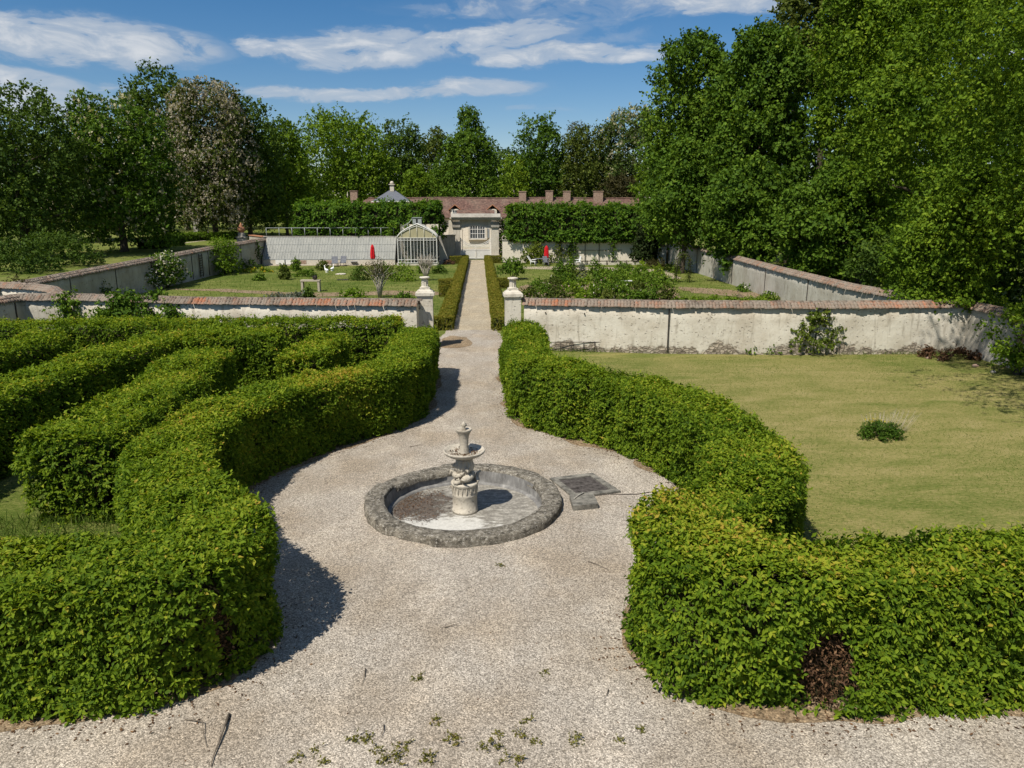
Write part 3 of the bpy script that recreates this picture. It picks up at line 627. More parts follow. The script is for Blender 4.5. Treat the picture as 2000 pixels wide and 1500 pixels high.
def park_path():
    A, B = [], []
    for px, py, pw in ((330, 492, 20), (370, 487, 22), (420, 481, 26), (470, 474, 26), (520, 468, 30)):
        x, y, z = W(px, py, 92 + (px - 330) * .14); A.append((x - 2.6, y, gz(x - 2.6, y) + .03)); B.append((x + 4.5, y - 1.5, gz(x + 4.5, y - 1.5) + .03))
    mb = MB(); mb.strip(A, B); o = mb.build('park_path', M['path']); o['kind'] = 'structure'
park_path()
slab_mesh('soil_bed', [G(1020, 590), G(1030, 560), G(1200, 545), G(1310, 556), G(1330, 585), G(1300, 592)], .008, M['dirt'], wob=.4, seed=12)

# litter along the foot of the hedges
def litter():
    rg = np.random.default_rng(5); P = []
    for path, w_ in ((HL, .72), (HR, .72)):
        c = round_path(path, .12, 8); T = unit(np.gradient(c, axis=0)); Nn = np.stack([T[:, 1], -T[:, 0]], 1)
        i = rg.integers(0, len(c), 5200); sd = np.where(rg.random(len(i)) < .5, -1, 1); o_ = w_ + np.abs(rg.normal(size=len(i))) * .24 - .08
        P.append(c[i] + Nn[i] * (sd * o_)[:, None])
    P = np.concatenate(P); P = np.c_[P, np.full(len(P), .012)]; n = len(P)
    L = rg.uniform(.02, .06, n)
    v, f, ti = leaf_arrays(P, rg.normal(size=(n, 3)) * [1, 1, .1], np.tile([0, 0, 1.], (n, 1)) + rg.normal(size=(n, 3)) * .3, L, L * .5, rg.random(n))
    tag(np_mesh('leaf_litter', v, f, M['dry_leaf'], None, ti), 'brown fallen leaves along the foot of the hedges', 'litter', None, 'stuff')

# ------------------------------------------------------------------ hedges
HL = [(-15, 8.33), (-8, 8.33), (-4.6, 8.36), (-3.75, 8.5), (-3.45, 9.1), (-3.85, 9.95), (-4.75, 11.0), (-5.45, 12.2), (-5.75, 13.6), (-5.65, 15.2), (-5.0, 16.9), (-3.9, 18.5), (-2.7, 19.6), (-2.25, 20.8), (-2.25, 23), (-2.25, 26.1)]
HR = [(1.5, 26.5), (1.5, 22), (1.52, 20.4), (2.3, 19.1), (3.6, 17.9), (4.55, 16.5), (4.95, 15.0), (5.02, 13.3), (4.72, 11.8), (4.0, 10.55), (3.1, 9.75), (2.62, 9.0), (2.62, 8.35), (3.3, 8.07), (4.8, 8.02), (9, 8.02), (15, 8.02)]
# the far and near stretches use the same leaf; near ones are denser
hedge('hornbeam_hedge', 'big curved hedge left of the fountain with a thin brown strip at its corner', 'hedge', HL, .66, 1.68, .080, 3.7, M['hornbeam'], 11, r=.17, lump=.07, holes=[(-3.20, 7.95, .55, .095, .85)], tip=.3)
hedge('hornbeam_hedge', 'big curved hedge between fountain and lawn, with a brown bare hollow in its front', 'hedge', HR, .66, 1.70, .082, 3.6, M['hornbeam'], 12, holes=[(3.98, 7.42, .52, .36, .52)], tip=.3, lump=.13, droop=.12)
MZ = 'labyrinth hedges left of the fountain'
hedge('hornbeam_hedge', 'hedge row with a squared end, first inside row left of the curved fountain hedge', 'hedge', [(-7.72, 13.5), (-7.75, 16), (-7.95, 19), (-8.4, 22.3)], .82, 1.7, .09, 2.2, M['hornbeam'], 13, MZ, square=True)
hedge('hornbeam_hedge', 'hedge row in the maze, second in from the curved fountain hedge', 'hedge', [(-11.4, 13.5), (-11.4, 18), (-11.0, 22), (-10.5, 25.4)], .72, 1.7, .10, 2.2, M['hornbeam'], 14, MZ, square=True)
hedge('hornbeam_hedge', 'outermost hedge row of the maze, at the edge of the picture', 'hedge', [(-15.3, 15), (-15.2, 19), (-14.9, 22), (-14.6, 25.2)], .75, 1.7, .10, 2.0, M['hornbeam'], 15, MZ, square=True)
hedge('hornbeam_hedge', 'long straight hedge along the foot of the white wall', 'hedge', [(-24, 27.6), (-17, 28.0), (-10, 28.3), (-3.2, 28.2)], .72, 1.72, .10, 2.1, M['hornbeam'], 16, MZ, square=True)
hedge('hornbeam_hedge', 'short cross hedge with a deep shaded side in the middle of the maze', 'hedge', [(-9.7, 24.9), (-8.4, 25.2), (-7.1, 25.6)], .8, 1.72, .10, 2.2, M['hornbeam'], 17, MZ, square=True)
hedge('hornbeam_hedge', 'short sunlit hedge block behind the far bend of the curved hedge', 'hedge', [(-5.3, 21.3), (-5.2, 23), (-5.1, 25.2)], .62, 1.66, .10, 2.2, M['hornbeam'], 18, MZ, square=True, tbias=.05)
for nm_, pa_ in (('a', HL), ('b', HR)):
    c_ = round_path(pa_, .3, 4); T_ = unit(np.gradient(c_, axis=0)); N_ = np.stack([T_[:, 1], -T_[:, 0]], 1); q_ = np.c_[c_, np.zeros(len(c_))]
    A_ = c_ + N_ * (.80 + .16 * fn(q_, 2.2, 3) + .08 * fn(q_, 7, 4))[:, None]; B_ = c_ - N_ * (.80 + .16 * fn(q_, 2.2, 5) + .08 * fn(q_, 7, 6))[:, None]
    mb = MB(); mb.strip([(x, y, .009) for x, y in A_], [(x, y, .009) for x, y in B_]); mb.build('soil_strip', M['dirt'])['kind'] = 'structure'
litter()
BX = 'low box hedges beside the garden path'
def box(path, label, seed, w_=.36, h_=.62, tb=.12): hedge('box_hedge', label, 'hedge', path, w_, h_, .075, 1.7, M['box'], seed, BX, r=.06, lump=.025, sprig=.05, tip=.1, wlow=.0, square=True, tbias=tb)
box([(-1.76, 36.5), (-1.76, 48), (-1.74, 60), (-1.72, 72)], 'long low box hedge on the left of the sandy path, near half', 31, .37)
box([(-1.74, 72.2), (-1.72, 80), (-1.72, 89.5)], 'bright green far half of the low box hedge left of the path, by the gateway', 32, .40, .62, .02)
box([(.98, 36.3), (.98, 48), (.96, 66), (.95, 89.5)], 'long low box hedge on the right of the sandy path', 33)
box([(-2.2, 36.6), (-3.1, 36.6)], 'short box hedge end turning left behind the left pillar', 34)
box([(1.45, 36.2), (1.95, 36.2)], 'short box hedge end turning right behind the right pillar', 35)
box([(-2.2, 56), (-3.0, 56)], 'box hedge stub on the left halfway along the path', 36, .45, .75)
box([(-2.2, 51.5), (-2.7, 51.5)], 'little box cube on the left before the halfway stub', 37, .4, .75)
box([(1.4, 57), (2.2, 57)], 'box hedge stub on the right halfway along the path', 38, .4, .72)
box([(-2.2, 84.5), (-3.3, 84.5)], 'box hedge stub beside the foot of the left gate pier', 40, .5, .8)
box([(1.4, 85), (2.3, 85)], 'box hedge stub beside the foot of the right gate pier', 41, .4, .8)
LN = 'pleached lime hedges above the back wall'
hedge('pleached_hedge', 'tall clipped lime hedge rising behind the greenhouse glass left of the gateway', 'hedge', [(-20.7, 87.3), (-12, 87.0), (-4.6, 86.6)], 1.5, 3.8, .34, 2.4, M['linden'], 51, LN, r=.7, lump=.38, z0=2.65, sprig=.35, tip=0, square=True, under=True)
hedge('pleached_hedge', 'tall clipped lime hedge overhanging the back wall right of the gateway', 'hedge', [(3.4, 86.0), (12, 85.6), (21.5, 85.0)], 1.5, 3.75, .34, 2.4, M['linden'], 52, LN, r=.7, lump=.34, z0=2.45, sprig=.35, tip=0, square=True, under=True)
for i, xs in enumerate(((-19, -15.5, -12, -8.5, -5.5), (4.5, 8, 11.5, 15, 18.5, 21))):
    o = bpy.data.objects['pleached_hedge' if i == 0 else 'pleached_hedge.001']; mb = MB()
    for x in xs: mb.tube([(x, 87, -.1), (x, 87, 1.5), (x + .05, 87, 3.2)], [.17, .14, .11], 7)
    mb.build('trunk_row', M['bark'], o)['kind'] = 'stuff'

# ------------------------------------------------------------------ walls with tile copings
def coping(name, parent, P3, pitch, r, e, drop, seed, zones=None, base=.3):
    rg = np.random.default_rng(seed); p = resample(P3, pitch); T = np.gradient(p, axis=0); T[:, 2] = 0; T = unit(T); Nn = np.stack([T[:, 1], -T[:, 0], 0 * T[:, 0]], 1)
    V, Fc, Ti = [], [], []; b = 0
    def run(start, end, r0, r1, dvec, tint):
        nonlocal b
        n = len(start); K = 6; ang = np.pi * np.arange(K) / (K - 1); v = np.zeros((n, 2 * K, 3)); z = np.array([0, 0, 1.])
        for k in range(K):
            v[:, k] = start + dvec * (np.cos(ang[k]) * r0)[:, None] + z * (np.sin(ang[k]) * r0)[:, None]
            v[:, K + k] = end + dvec * (np.cos(ang[k]) * r1)[:, None] + z * (np.sin(ang[k]) * r1)[:, None]
        tr = []
        for k in range(K - 1): tr += [(k, k + 1, K + k + 1), (k, K + k + 1, K + k)]
        for k in range(1, K - 1): tr += [(K, K + k, K + k + 1), (0, k + 1, k)]
        f = (np.arange(n) * 2 * K)[:, None, None] + np.array(tr)[None]
        V.append(v.reshape(-1, 3)); Fc.append(f.reshape(-1, 3) + b); b += n * 2 * K; Ti.append(np.repeat(tint, 2 * K))
    n = len(p)
    for sd in (1, -1):
        t = np.clip(base + rg.normal(size=n) * .17, 0, 1)
        if zones:
            for (x0, x1, tv) in zones:
                k = (p[:, 0] > x0) & (p[:, 0] < x1); t[k] = np.clip(tv + rg.normal(size=k.sum()) * .13, 0, 1)
        j = rg.normal(size=(n, 3)) * .010
        s0 = p + Nn * sd * .04 + j; e0 = p + Nn * sd * (e + rg.normal(size=n)[:, None] * .012) + j - [0, 0, drop]
        m0 = (s0 + e0) / 2
        run(m0 - Nn * sd * .03 + [0, 0, .012], e0, r * rg.uniform(.88, .96, n), r * rg.uniform(1.0, 1.1, n), T, t)
        t2 = np.clip(t + rg.normal(size=n) * .1, 0, 1); run(s0 + [0, 0, .03], m0 + Nn * sd * .03 + [0, 0, .03], r * rg.uniform(.88, .96, n), r * rg.uniform(1., 1.08, n), T, t2)
    q = resample(P3, .36); Tq = np.gradient(q, axis=0); Tq = unit(Tq); Nq = np.stack([Tq[:, 1], -Tq[:, 0], 0 * Tq[:, 0]], 1); m_ = len(q)
    run(q - Tq * .2 + [0, 0, .02] + rg.normal(size=(m_, 3)) * .008, q + Tq * .2 + [0, 0, .028], np.full(m_, r * 1.15), np.full(m_, r * 1.3), Nq, np.clip(base - .12 + rg.normal(size=m_) * .12, 0, 1))
    return np_mesh(name, np.concatenate(V), np.concatenate(Fc), M['tile'], parent, np.concatenate(Ti))

def garden_wall(label, pts, mat, seed, th=.46, pitch=.137, r=.078, e=.37, drop=.16, zones=None, base=.3, joints=(), cat='wall', rough=.02, jm='iron_dark'):
    """pts: (x, y, height of the ridge). masonry with an uneven face, tile coping, joint bars"""
    t = thing('garden_wall', label, cat, (0, 0, 0))
    p = resample(pts, .5); T = np.gradient(p, axis=0); T[:, 2] = 0; T = unit(T); Nn = np.stack([T[:, 1], -T[:, 0], 0 * T[:, 0]], 1)
    lv = np.array([-.3, .0, .25, .5, .75, 1.]); m_ = len(p); cols = []
    ztop = p[:, 2] - drop - .045
    for sd in (1, -1):
        for k in (range(len(lv)) if sd == 1 else range(len(lv) - 1, -1, -1)):
            c = p + Nn * sd * th / 2; c[:, 2] = ztop * lv[k] if lv[k] > 0 else lv[k]
            c = c + Nn * sd * (fn(c, 1.8, seed) * rough + fn(c, 5, seed + 1) * rough * .5)[:, None]; cols.append(c)
        if sd == 1: c = p.copy(); c[:, 2] -= .035; cols.append(c)
    K = len(cols); V = np.stack(cols, 1); i, j = np.meshgrid(np.arange(m_ - 1), np.arange(K - 1), indexing='ij'); a = (i * K + j).ravel()
    f = np.stack([a, a + K, a + K + 1, a + 1], 1)
    V = V.reshape(-1, 3); o = np_mesh('masonry', V, f, M[mat], t)
    caps = MB()
    for e_ in (0, m_ - 1): caps.add(V[e_ * K:(e_ + 1) * K] + (T[e_] * (.002 if e_ else -.002)), [tuple(range(K))])
    caps.build('wall_end', M[mat], t)
    coping('tile_coping', t, p, pitch, r, e, drop, seed + 7, zones, base)
    for s in joints:                        # dark bars in the joints of the render
        k = min(range(m_), key=lambda q_: abs(s - q_ / (m_ - 1))); c = p[k] + Nn[k] * 0
        for sd in (1, -1):
            mb = MB(); b = p[k] + Nn[k] * sd * (th / 2 + .02); mb.box((b[0], b[1], ztop[k] / 2 + .05), (.055, .05, ztop[k] - .14), math.atan2(T[k][1], T[k][0])); mb.build('joint_bar', M[jm], t)
            if sd == 1 and False: break
    return t
def xs(px, d): return W(px, 590, d)[0]
def R3(px, py, z): return (*G(px, py, z), z)
garden_wall('white wall with tile coping running from the left corner to the left pillar', [R3(126, 577, 2.1), R3(380, 584.5, 2.1), R3(600, 586.5, 2.1), (*G(815, 588.5, 2.1), 2.1)], 'wall', 61,
            zones=[(-8.4, -3.9, .82), (-12.4, -11.2, .75), (-30, -12.4, .2)], base=.33, joints=(.33,))
garden_wall('white wall with tile coping right of the right pillar, behind the mown lawn', [(1.9, 31.2, 2.1), (*G(1300, 591.5, 2.1), 2.1), (*G(1560, 593, 2.1), 2.1), (20.3, 29.6, 2.1)], 'wall', 62,
            zones=[(1.6, 3.9, .72), (5.4, 8.5, .55), (15.4, 19.2, .82)], base=.35, joints=(.325,))
garden_wall('shaded wall turning from the lawn corner towards the viewer under the trees', [(20.35, 29.3, 2.05), (20.2, 25.9, 2.05), (19.9, 17, 2.05)], 'wall_shaded', 63, base=.45)
garden_wall('long walled-garden wall on the left with climbers', [(-24.2, 85.0, 2.75), (-24.8, 70, 2.5), (-24.7, 54, 2.25), (-24.9, 42, 2.0), (-25.6, 30, 1.9)], 'wall_shaded', 64, pitch=.2, r=.1, base=.28, joints=(.15, .30, .37, .52, .62, .72, .83))
garden_wall('long walled-garden wall on the right below the big trees', [(21.4, 84, 2.55), (20.9, 66, 2.3), (20.0, 48, 2.05), (19.6, 38, 1.95), (20.2, 30.2, 1.95)], 'wall_shaded', 65, pitch=.2, r=.1, base=.42, joints=(.12, .25, .36, .47, .62, .76))
garden_wall('wall with tile coping running from the left corner towards the viewer', [R3(124, 578, 2.1), (-20.6, 33.9, 2.1), (-21.0, 31.5, 2.1), (-21.6, 27, 2.1)], 'wall_shaded', 66, base=.3, joints=(.3,))
garden_wall('curved wall with sunlit face bending away behind the left corner', [R3(122, 576.5, 2.1), (-20.9, 37.2, 2.1), (-22.6, 38.6, 2.1), (-25.4, 39.6, 2.12), (-31, 40.2, 2.2)], 'wall', 67, base=.4)

# iron brackets under the coping of the lawn wall (their long slanting shadows fall on the render)
def wall_y(x): return 31.2 + (29.6 - 31.2) * (x - 1.9) / 18.4
for x, L in ((2.75, .16), (4.35, .36), (6.0, .16), (7.35, .36), (9.6, .36), (12.0, .48)):
    y = wall_y(x) - .23; mb = MB(); mb.tube([(x, y + .1, 1.66), (x, y - L, 1.62)], .03, 6); mb.box((x, y + .01, 1.66), (.07, .03, .10))
    tag(mb.build('wall_bracket', M['iron_dark']), 'small rusty iron bracket sticking out under the coping of the lawn wall', 'bracket', 'brackets on the lawn wall')
for x, L in ((-6.4, .34), (-4.6, .2)):
    y = 32.4 - .3; mb = MB(); mb.tube([(x, y + .3, 1.66), (x, y - L + .1, 1.62)], .03, 6); mb.box((x, y + .06, 1.66), (.07, .2, .10))
    tag(mb.build('wall_bracket', M['iron_dark']), 'small rusty iron bracket under the orange tiles of the left white wall', 'bracket', 'brackets on the left white wall')
# old iron rack lying along the foot of the wall
t = thing('iron_rack', 'low rusty iron rack lying against the foot of the white lawn wall', 'rack', (4.1, 30.45, 0), -.08)
for zz in (.12, .40): mb = MB(); mb.tube([(-1.3, 0, zz), (1.3, 0, zz + .02)], .015, 6); mb.build('rail', M['iron_dark'], t)
for k in range(6): mb = MB(); mb.tube([(-1.2 + k * .48, -.02, .0), (-1.2 + k * .48, -.02, .44)], .013, 6); mb.build('upright', M['iron_dark'], t)

# pillars at the opening
def pillar(px, d, label):
    x, y, _ = W(px, 600, d); t = thing('stone_pillar', label, 'pillar', (x, y, 0), math.radians(2), 'pillars at the garden entrance')
    mb = MB(); mb.box((0, 0, 1.0), (.66, .66, 2.45), 0, .98); mb.box((0, 0, .12), (.74, .74, .5)); mb.build('shaft', M['stone'], t)
    mb = MB(); mb.box((0, 0, 2.25), (.70, .70, .07)); mb.box((0, 0, 2.345), (.80, .80, .12)); mb.box((0, 0, 2.44), (.74, .74, .07), 0, .9)
    mb.box((0, 0, 2.51), (.64, .64, .075), 0, .68); mb.box((0, 0, 2.58), (.43, .43, .075)); mb.build('cap', M['stone'], t)
    mb = MB(); mb.lathe([(.185, 2.618), (.185, 2.645), (.165, 2.655), (.15, 2.665)], 20, cap=True); mb.lathe([(.15, 2.665), (.142, 2.97)], 20, flute=1, fl=.16, cap=False, smooth=False); mb.build('column', M['stone'], t)
    mb = MB(); mb.lathe([(.15, 2.97), (.17, 2.985), (.215, 3.0), (.225, 3.03), (.215, 3.06), (.15, 3.075), (.14, 3.05), (.02, 3.05)], 24); mb.build('basin', M['stone'], t)
pillar(831, 31.75, 'left white stone pillar with a fluted stump on top, at the end of the orange tiles')
pillar(1001.5, 31.2, 'right white stone pillar with a fluted stump and a grey stain, beside the lawn wall')

# ------------------------------------------------------------------ the gateway
GY = 90.5
t = thing('stone_gateway', 'white stone gateway with flat cornice and low arch at the path end', 'gateway', (-.42, GY, 0))
gw = 5.5
def pz(py, d=GY): return W(930, py, d)[2]
ztop_, zc, zsp, zar = 5.55, 4.75, 3.55, 4.05
xl, xr = -1.93, 1.85                         # opening
for s, (a, b) in (('l', (-2.8, xl)), ('r', (xr, 2.75))):
    mb = MB(); mb.box(((a + b) / 2, .55, 1.9), (b - a, 1.25, 4.4)); mb.box(((a + b) / 2 + (.0), .5, .25), (b - a + .16, 1.5, .8)); mb.build('pier', M['stone'], t)
    mb = MB(); mb.box(((a + b) / 2, 0.5, 4.2), (b - a + .10, 1.5, .62)); mb.build('impost', M['grey_stone'], t)
arc = [(xr * .999 - (xr - xl) * k / 16, zsp + (zar - zsp) * math.sin(math.pi * k / 16) ** .8) for k in range(17)]
mb = MB(); mb.extrude([(xl, 4.75), (xr, 4.75)] + [(x, z) for x, z in arc], 'y', .05, 1.1); mb.build('arch', M['stone'], t)
mb = MB(); mb.extrude([(x * 1.0, z - .02) for x, z in arc] + [(x, z + .16) for x, z in arc[::-1]], 'y', -.06, .048); mb.build('arch_moulding', M['stone'], t)
mb = MB(); mb.box((0, .45, 4.83), (5.8, 1.9, .16)); mb.box((0, .45, 4.99), (6.2, 2.2, .16)); mb.build('cornice', M['stone'], t)
mb = MB(); mb.extrude([(-.75, 5.07), (1.65, 5.07), (1.1, 5.50), (-.1, 5.50)], 'x', -2.95, 2.95); mb.build('coping', M['grey_stone'], t)
mb = MB(); mb.box((-3.05, .75, 3.6), (.55, .8, 2.2), 0, .8); mb.box((-3.1, .75, 2.45), (.66, .9, .16)); mb.build('scroll', M['stone'], t)
t = thing('iron_gate', 'white iron double gate of close bars with a dipped top, shut in the gateway', 'gate', (-.46, GY + .35, 0))
for sd in (-1, 1):
    mb = MB()
    for k in range(15):
        x = sd * (.05 + k * .125); hgt = 1.75 + .75 * (k / 14) ** 2.2
        mb.box((x, 0, hgt / 2 + .08), (.035, .035, hgt))
    mb.box((sd * .93, 0, .22), (1.78, .05, .07)); mb.box((sd * .93, 0, 1.22), (1.78, .05, .06))
    for q in range(2):
        mb.tube([(sd * (.03 + 1.8 * k / 12), -.03, 1.62 + q * .20 + .75 * (k / 12) ** 2.2) for k in range(13)], .028, 5)
    mb.box((sd * 1.84, 0, 1.35), (.06, .07, 2.6)); mb.box((sd * .05, -.03, .95), (.05, .06, 1.75)); mb.build('gate_leaf', M['iron_white'], t)
    mb = MB(); mb.box((sd * .93, .02, .70), (1.74, .012, .92)); mb.build('sheet_panel', M['iron_white'], t)

# back walls between greenhouse, gate and right corner
def plain_wall(name, label, a, b, h_, th, mat, seed, top=None):
    t = thing(name, label, 'wall', (0, 0, 0)); L = math.dist(a, b); c = ((a[0] + b[0]) / 2, (a[1] + b[1]) / 2); rz = math.atan2(b[1] - a[1], b[0] - a[0])
    mb = MB(); mb.box((*c, h_ / 2 - .1), (L, th, h_ + .2), rz); mb.build('masonry', M[mat], t)
    mb = MB(); mb.box((*c, h_ + .045), (L + .05, th + .16, .09), rz); mb.build('coping', M[top or 'grey_stone'], t); return t
plain_wall('back_wall', 'cream back wall with trellis under the right lime hedge', (2.6, 85.2), (21.2, 84.6), 2.55, .4, 'house_wall', 1)
plain_wall('back_wall', 'rubble wall piece between the greenhouse and the gateway', (-5.0, 86.3), (-3.0, 88.6), 3.0, .4, 'grey_stone', 2)
plain_wall('back_wall', 'wall carrying the railing behind the greenhouse glass', (-24.2, 85.4), (-5.0, 85.3), 2.95, .4, 'grey_stone', 3)
plain_wall('back_wall', 'pinkish tiled wall end behind the far pedestal', (-27.6, 92), (-24.4, 86.4), 2.9, .5, 'wall_shaded', 4, 'terracotta')
# trellis on the back wall
t = thing('wall_trellis', 'rusty iron trellis grid on the cream back wall', 'trellis', (0, 0, 0))
for x in (9.2, 10.9, 12.0, 13.6, 15.2): mb = MB(); mb.box((x, 84.55, 1.25), (.06, .05, 2.4)); mb.build('upright', M['iron_dark'], t)
mb = MB(); mb.box((12.4, 84.5, 1.45), (7.6, .04, .05)); mb.build('rail', M['iron_dark'], t)
# low rail over the bed edge
t = thing('low_rail', 'low dark rail on a pale kerb in front of the cream back wall', 'rail', (0, 0, 0))
mb = MB(); mb.box((13.8, 81.4, .42), (9.2, .08, .09)); mb.build('rail', M['iron_dark'], t)
mb = MB(); mb.box((13.8, 81.5, .12), (9.2, .18, .25)); mb.build('kerb', M['stone'], t)
for x in (9.6, 11.8, 14, 16.2, 18.0): mb = MB(); mb.box((x, 81.4, .25), (.12, .1, .5)); mb.build('post', M['bark'], t)

# ------------------------------------------------------------------ greenhouse
t = thing('lean_to_greenhouse', 'long low lean-to greenhouse of whitewashed glass against the back wall', 'greenhouse', (0, 0, 0))
x0, x1 = -23.7, -9.35; yb, zb_, yt, zt = 82.7, .62, 85.05, 2.92
mb = MB(); mb.add([(x0, yb, zb_), (x1, yb, zb_), (x1, yt, zt), (x0, yt, zt), (x0, yb + .03, zb_ - .03), (x1, yb + .03, zb_ - .03), (x1, yt, zt - .04), (x0, yt, zt - .04)], [(0, 1, 2, 3), (7, 6, 5, 4), (0, 4, 5, 1), (3, 2, 6, 7)]); mb.build('glass_roof', M['glass_white'], t)
mb = MB(); rg_ = random.Random(3)
for k in range(48):
    x = x0 + .1 + (x1 - x0 - .2) * k / 47; a = np.array((x, yb - .02, zb_ + .015)); b = np.array((x, yt - .02, zt + .015))
    mb.add([a + (-.011, 0, 0), a + (.011, 0, 0), b + (.011, 0, 0), b + (-.011, 0, 0), a + (-.011, -.012, .022), a + (.011, -.012, .022), b + (.011, -.012, .022), b + (-.011, -.012, .022)], [(4, 5, 6, 7), (0, 4, 7, 3), (1, 2, 6, 5), (0, 1, 5, 4)])
mb.build('glazing_bars', M['bar_grey'], t)['kind'] = 'stuff'
mb = MB()
for z in (.33, .66): mb.box(((x0 + x1) / 2, yb + (yt - yb) * z - .02, zb_ + (zt - zb_) * z + .012), (x1 - x0, .02, .02))
mb.build('purlins', M['iron_grey'], t)
mb = MB(); mb.box(((x0 + x1) / 2, yb + .1, .28), (x1 - x0, .25, .62)); mb.build('base_wall', M['stone'], t)
mb = MB(); mb.box(((x0 + x1) / 2, yb, zb_ + .01), (x1 - x0 + .1, .1, .07)); mb.build('sill', M['iron_grey'], t)
mb = MB(); mb.extrude([(yb - .05, -.1), (yt, -.1), (yt, zt), (yb - .05, zb_)], 'x', x0 - .12, x0 - .01); mb.build('end_wall', M['grey_stone'], t)
for i, (px, wd_) in enumerate(((548, 1.1), (562, .7))):
    x = W(px, 505, yb)[0]; mb = MB(); mb.box((x, yb - .06, .33), (wd_, .05, .5)); mb.build('vent_frame', M['iron_white'], t)
for px in (590, 640): x = W(px, 505, yb)[0]; mb = MB(); mb.box((x, yb - .035, .33), (.9, .03, .36)); mb.build('vent_opening', M['brick'], t)
t = thing('iron_railing', 'grey iron railing on top of the wall above the whitewashed glass', 'railing', (0, 0, 0))
mb = MB(); mb.tube([(-23.9, 85.35, 3.95), (-9.6, 85.35, 3.95)], .035, 6); mb.build('handrail', M['iron_grey'], t)
for k in range(11): x = -23.9 + k * 1.42; mb = MB(); mb.tube([(x, 85.35, 3.0), (x, 85.35, 3.95)], .035, 6); mb.build('post', M['iron_grey'], t)

t = thing('arched_greenhouse', 'arched glass greenhouse with white glazing bars, just left of the gateway', 'greenhouse', (0, 0, 0))
gx0, gx1, gy0, gy1 = W(777, 500, 81.6)[0], W(854, 500, 81.6)[0], 81.6, 85.1; gc = (gx0 + gx1) / 2; gwid = (gx1 - gx0) / 2; zs, za = 2.95, 4.45
prof = [(gc + gwid * u, zs + (za - zs) * (1 - abs(u)) ** .56) for u in (-1, -.985, -.95, -.88, -.78, -.66, -.52, -.36, -.18, 0, .18, .36, .52, .66, .78, .88, .95, .985, 1)]
mb = MB(); mb.strip([(x, gy0, z) for x, z in prof], [(x, gy1, z) for x, z in prof], True); mb.strip([(x, gy0, z - .04) for x, z in prof], [(x, gy1, z - .04) for x, z in prof], True); mb.build('glass_vault', M['glass_cream'], t)
mb = MB(); mb.add([(x, gy0 + .05, z) for x, z in prof[::-1]] + [(gx1, gy0 + .05, zs), (gx0, gy0 + .05, zs)], [tuple(range(len(prof)))]); mb.build('gable_glass', M['glass_cream'], t)
mb = MB(); mb.box((gc, gy0 + .06, 1.6), (2 * gwid - .1, .012, 2.7)); mb.build('front_glass', M['glass_dark'], t)
for sx in (gx0, gx1): mb = MB(); mb.box((sx, (gy0 + gy1) / 2, 1.6), (.012, gy1 - gy0, 2.7)); mb.build('side_glass', M['glass_dark'], t)
mb = MB(); mb.box((gc, gy1 + .02, 2.2), (2 * gwid, .05, 4.3)); mb.build('rear_wall', M['house_wall'], t)
mb = MB(); mb.box((gc, (gy0 + gy1) / 2, .12), (2 * gwid + .3, gy1 - gy0, .26)); mb.build('plinth', M['stone'], t)
mb = MB()
for k in range(13):
    x = gx0 + .03 + (2 * gwid - .06) * k / 12; wb = .075 if k in (0, 4, 8, 12) else .038; mb.box((x, gy0, 1.6), (wb, .06, 2.75))
for z in (.28, .62, 2.72, 2.95): mb.box((gc, gy0 - .01, z), (2 * gwid + .05, .07, .06))
mb.build('front_frame', M['iron_white'], t)
mb = MB(); mb.tube([(x, gy0 - .02, z) for x, z in prof], .055, 6); mb.tube([(x, gy0 - .02, zs + (z - zs) * .86) for x, z in prof], .03, 6)
for k in (4, 7, 9, 11, 14): mb.tube([(prof[k][0], gy0 - .01, zs), (prof[k][0], gy0 - .01, prof[k][1])], .022, 5)
for y in (82.5, 83.4, 84.3): mb.tube([(x, y, z + .02) for x, z in prof], .03, 5)
mb.build('arch_frame', M['iron_white'], t)
mb = MB(); bx = W(815, 430, 83.0)[0]; mb.box((bx, 83, 4.75), (.95, .8, .62)); mb.box((bx, 83, 5.09), (1.1, .95, .06)); mb.build('roof_vent', M['iron_grey'], t)
mb = MB(); mb.box((bx - .02, 82.595, 4.75), (.18, .02, .45)); mb.build('vent_slot', M['dark_stuff'], t)
mb = MB(); mb.tube([(gc - 1.7, 82.6, 4.1), (gc - .9, 82.6, 4.55), (bx - .5, 82.6, 5.0)], .035, 5); mb.tube([(gc - 1.1, 82.6, 3.9), (gc - 1.1, 82.6, 4.5)], .03, 5); mb.tube([(gc - 1.7, 82.6, 4.1), (gc - 1.45, 82.6, 3.75)], .03, 5); mb.build('ladder_rail', M['iron_grey'], t)
for k, (ox, oy, R_, H_) in enumerate(((-1.2, 1.4, .8, 1.9), (-.2, 1.8, .8, 2.2), (.9, 1.6, .7, 1.6))):
    shrub('greenhouse_plant', 'leafy green plant growing inside the arched greenhouse', 'plant', (gc + ox, gy0 + oy, .24), R_, H_, 'tree_mid', .16, 420, 70 + k, 'plants inside the arched greenhouse', ncl=10)
mb = MB(); mb.add([(gx1 + .12, 83.2, 0), (gx1 + .12, 83.2, 3.05), (gx1 + .12, 84.9, 3.05), (gx1 + .12, 84.9, 0), (gx1 + 1.3, 83.2, 0), (gx1 + 1.3, 84.9, 0), (gx1 + .28, 83.2, 3.05), (gx1 + .28, 84.9, 3.05)],
                  [(0, 1, 2, 3), (0, 4, 6, 1), (3, 2, 7, 5), (4, 5, 7, 6), (1, 6, 7, 2)])
tag(mb.build('stone_buttress', M['grey_stone']), 'dark sloping stone buttress between the arched greenhouse and the gateway', 'buttress')
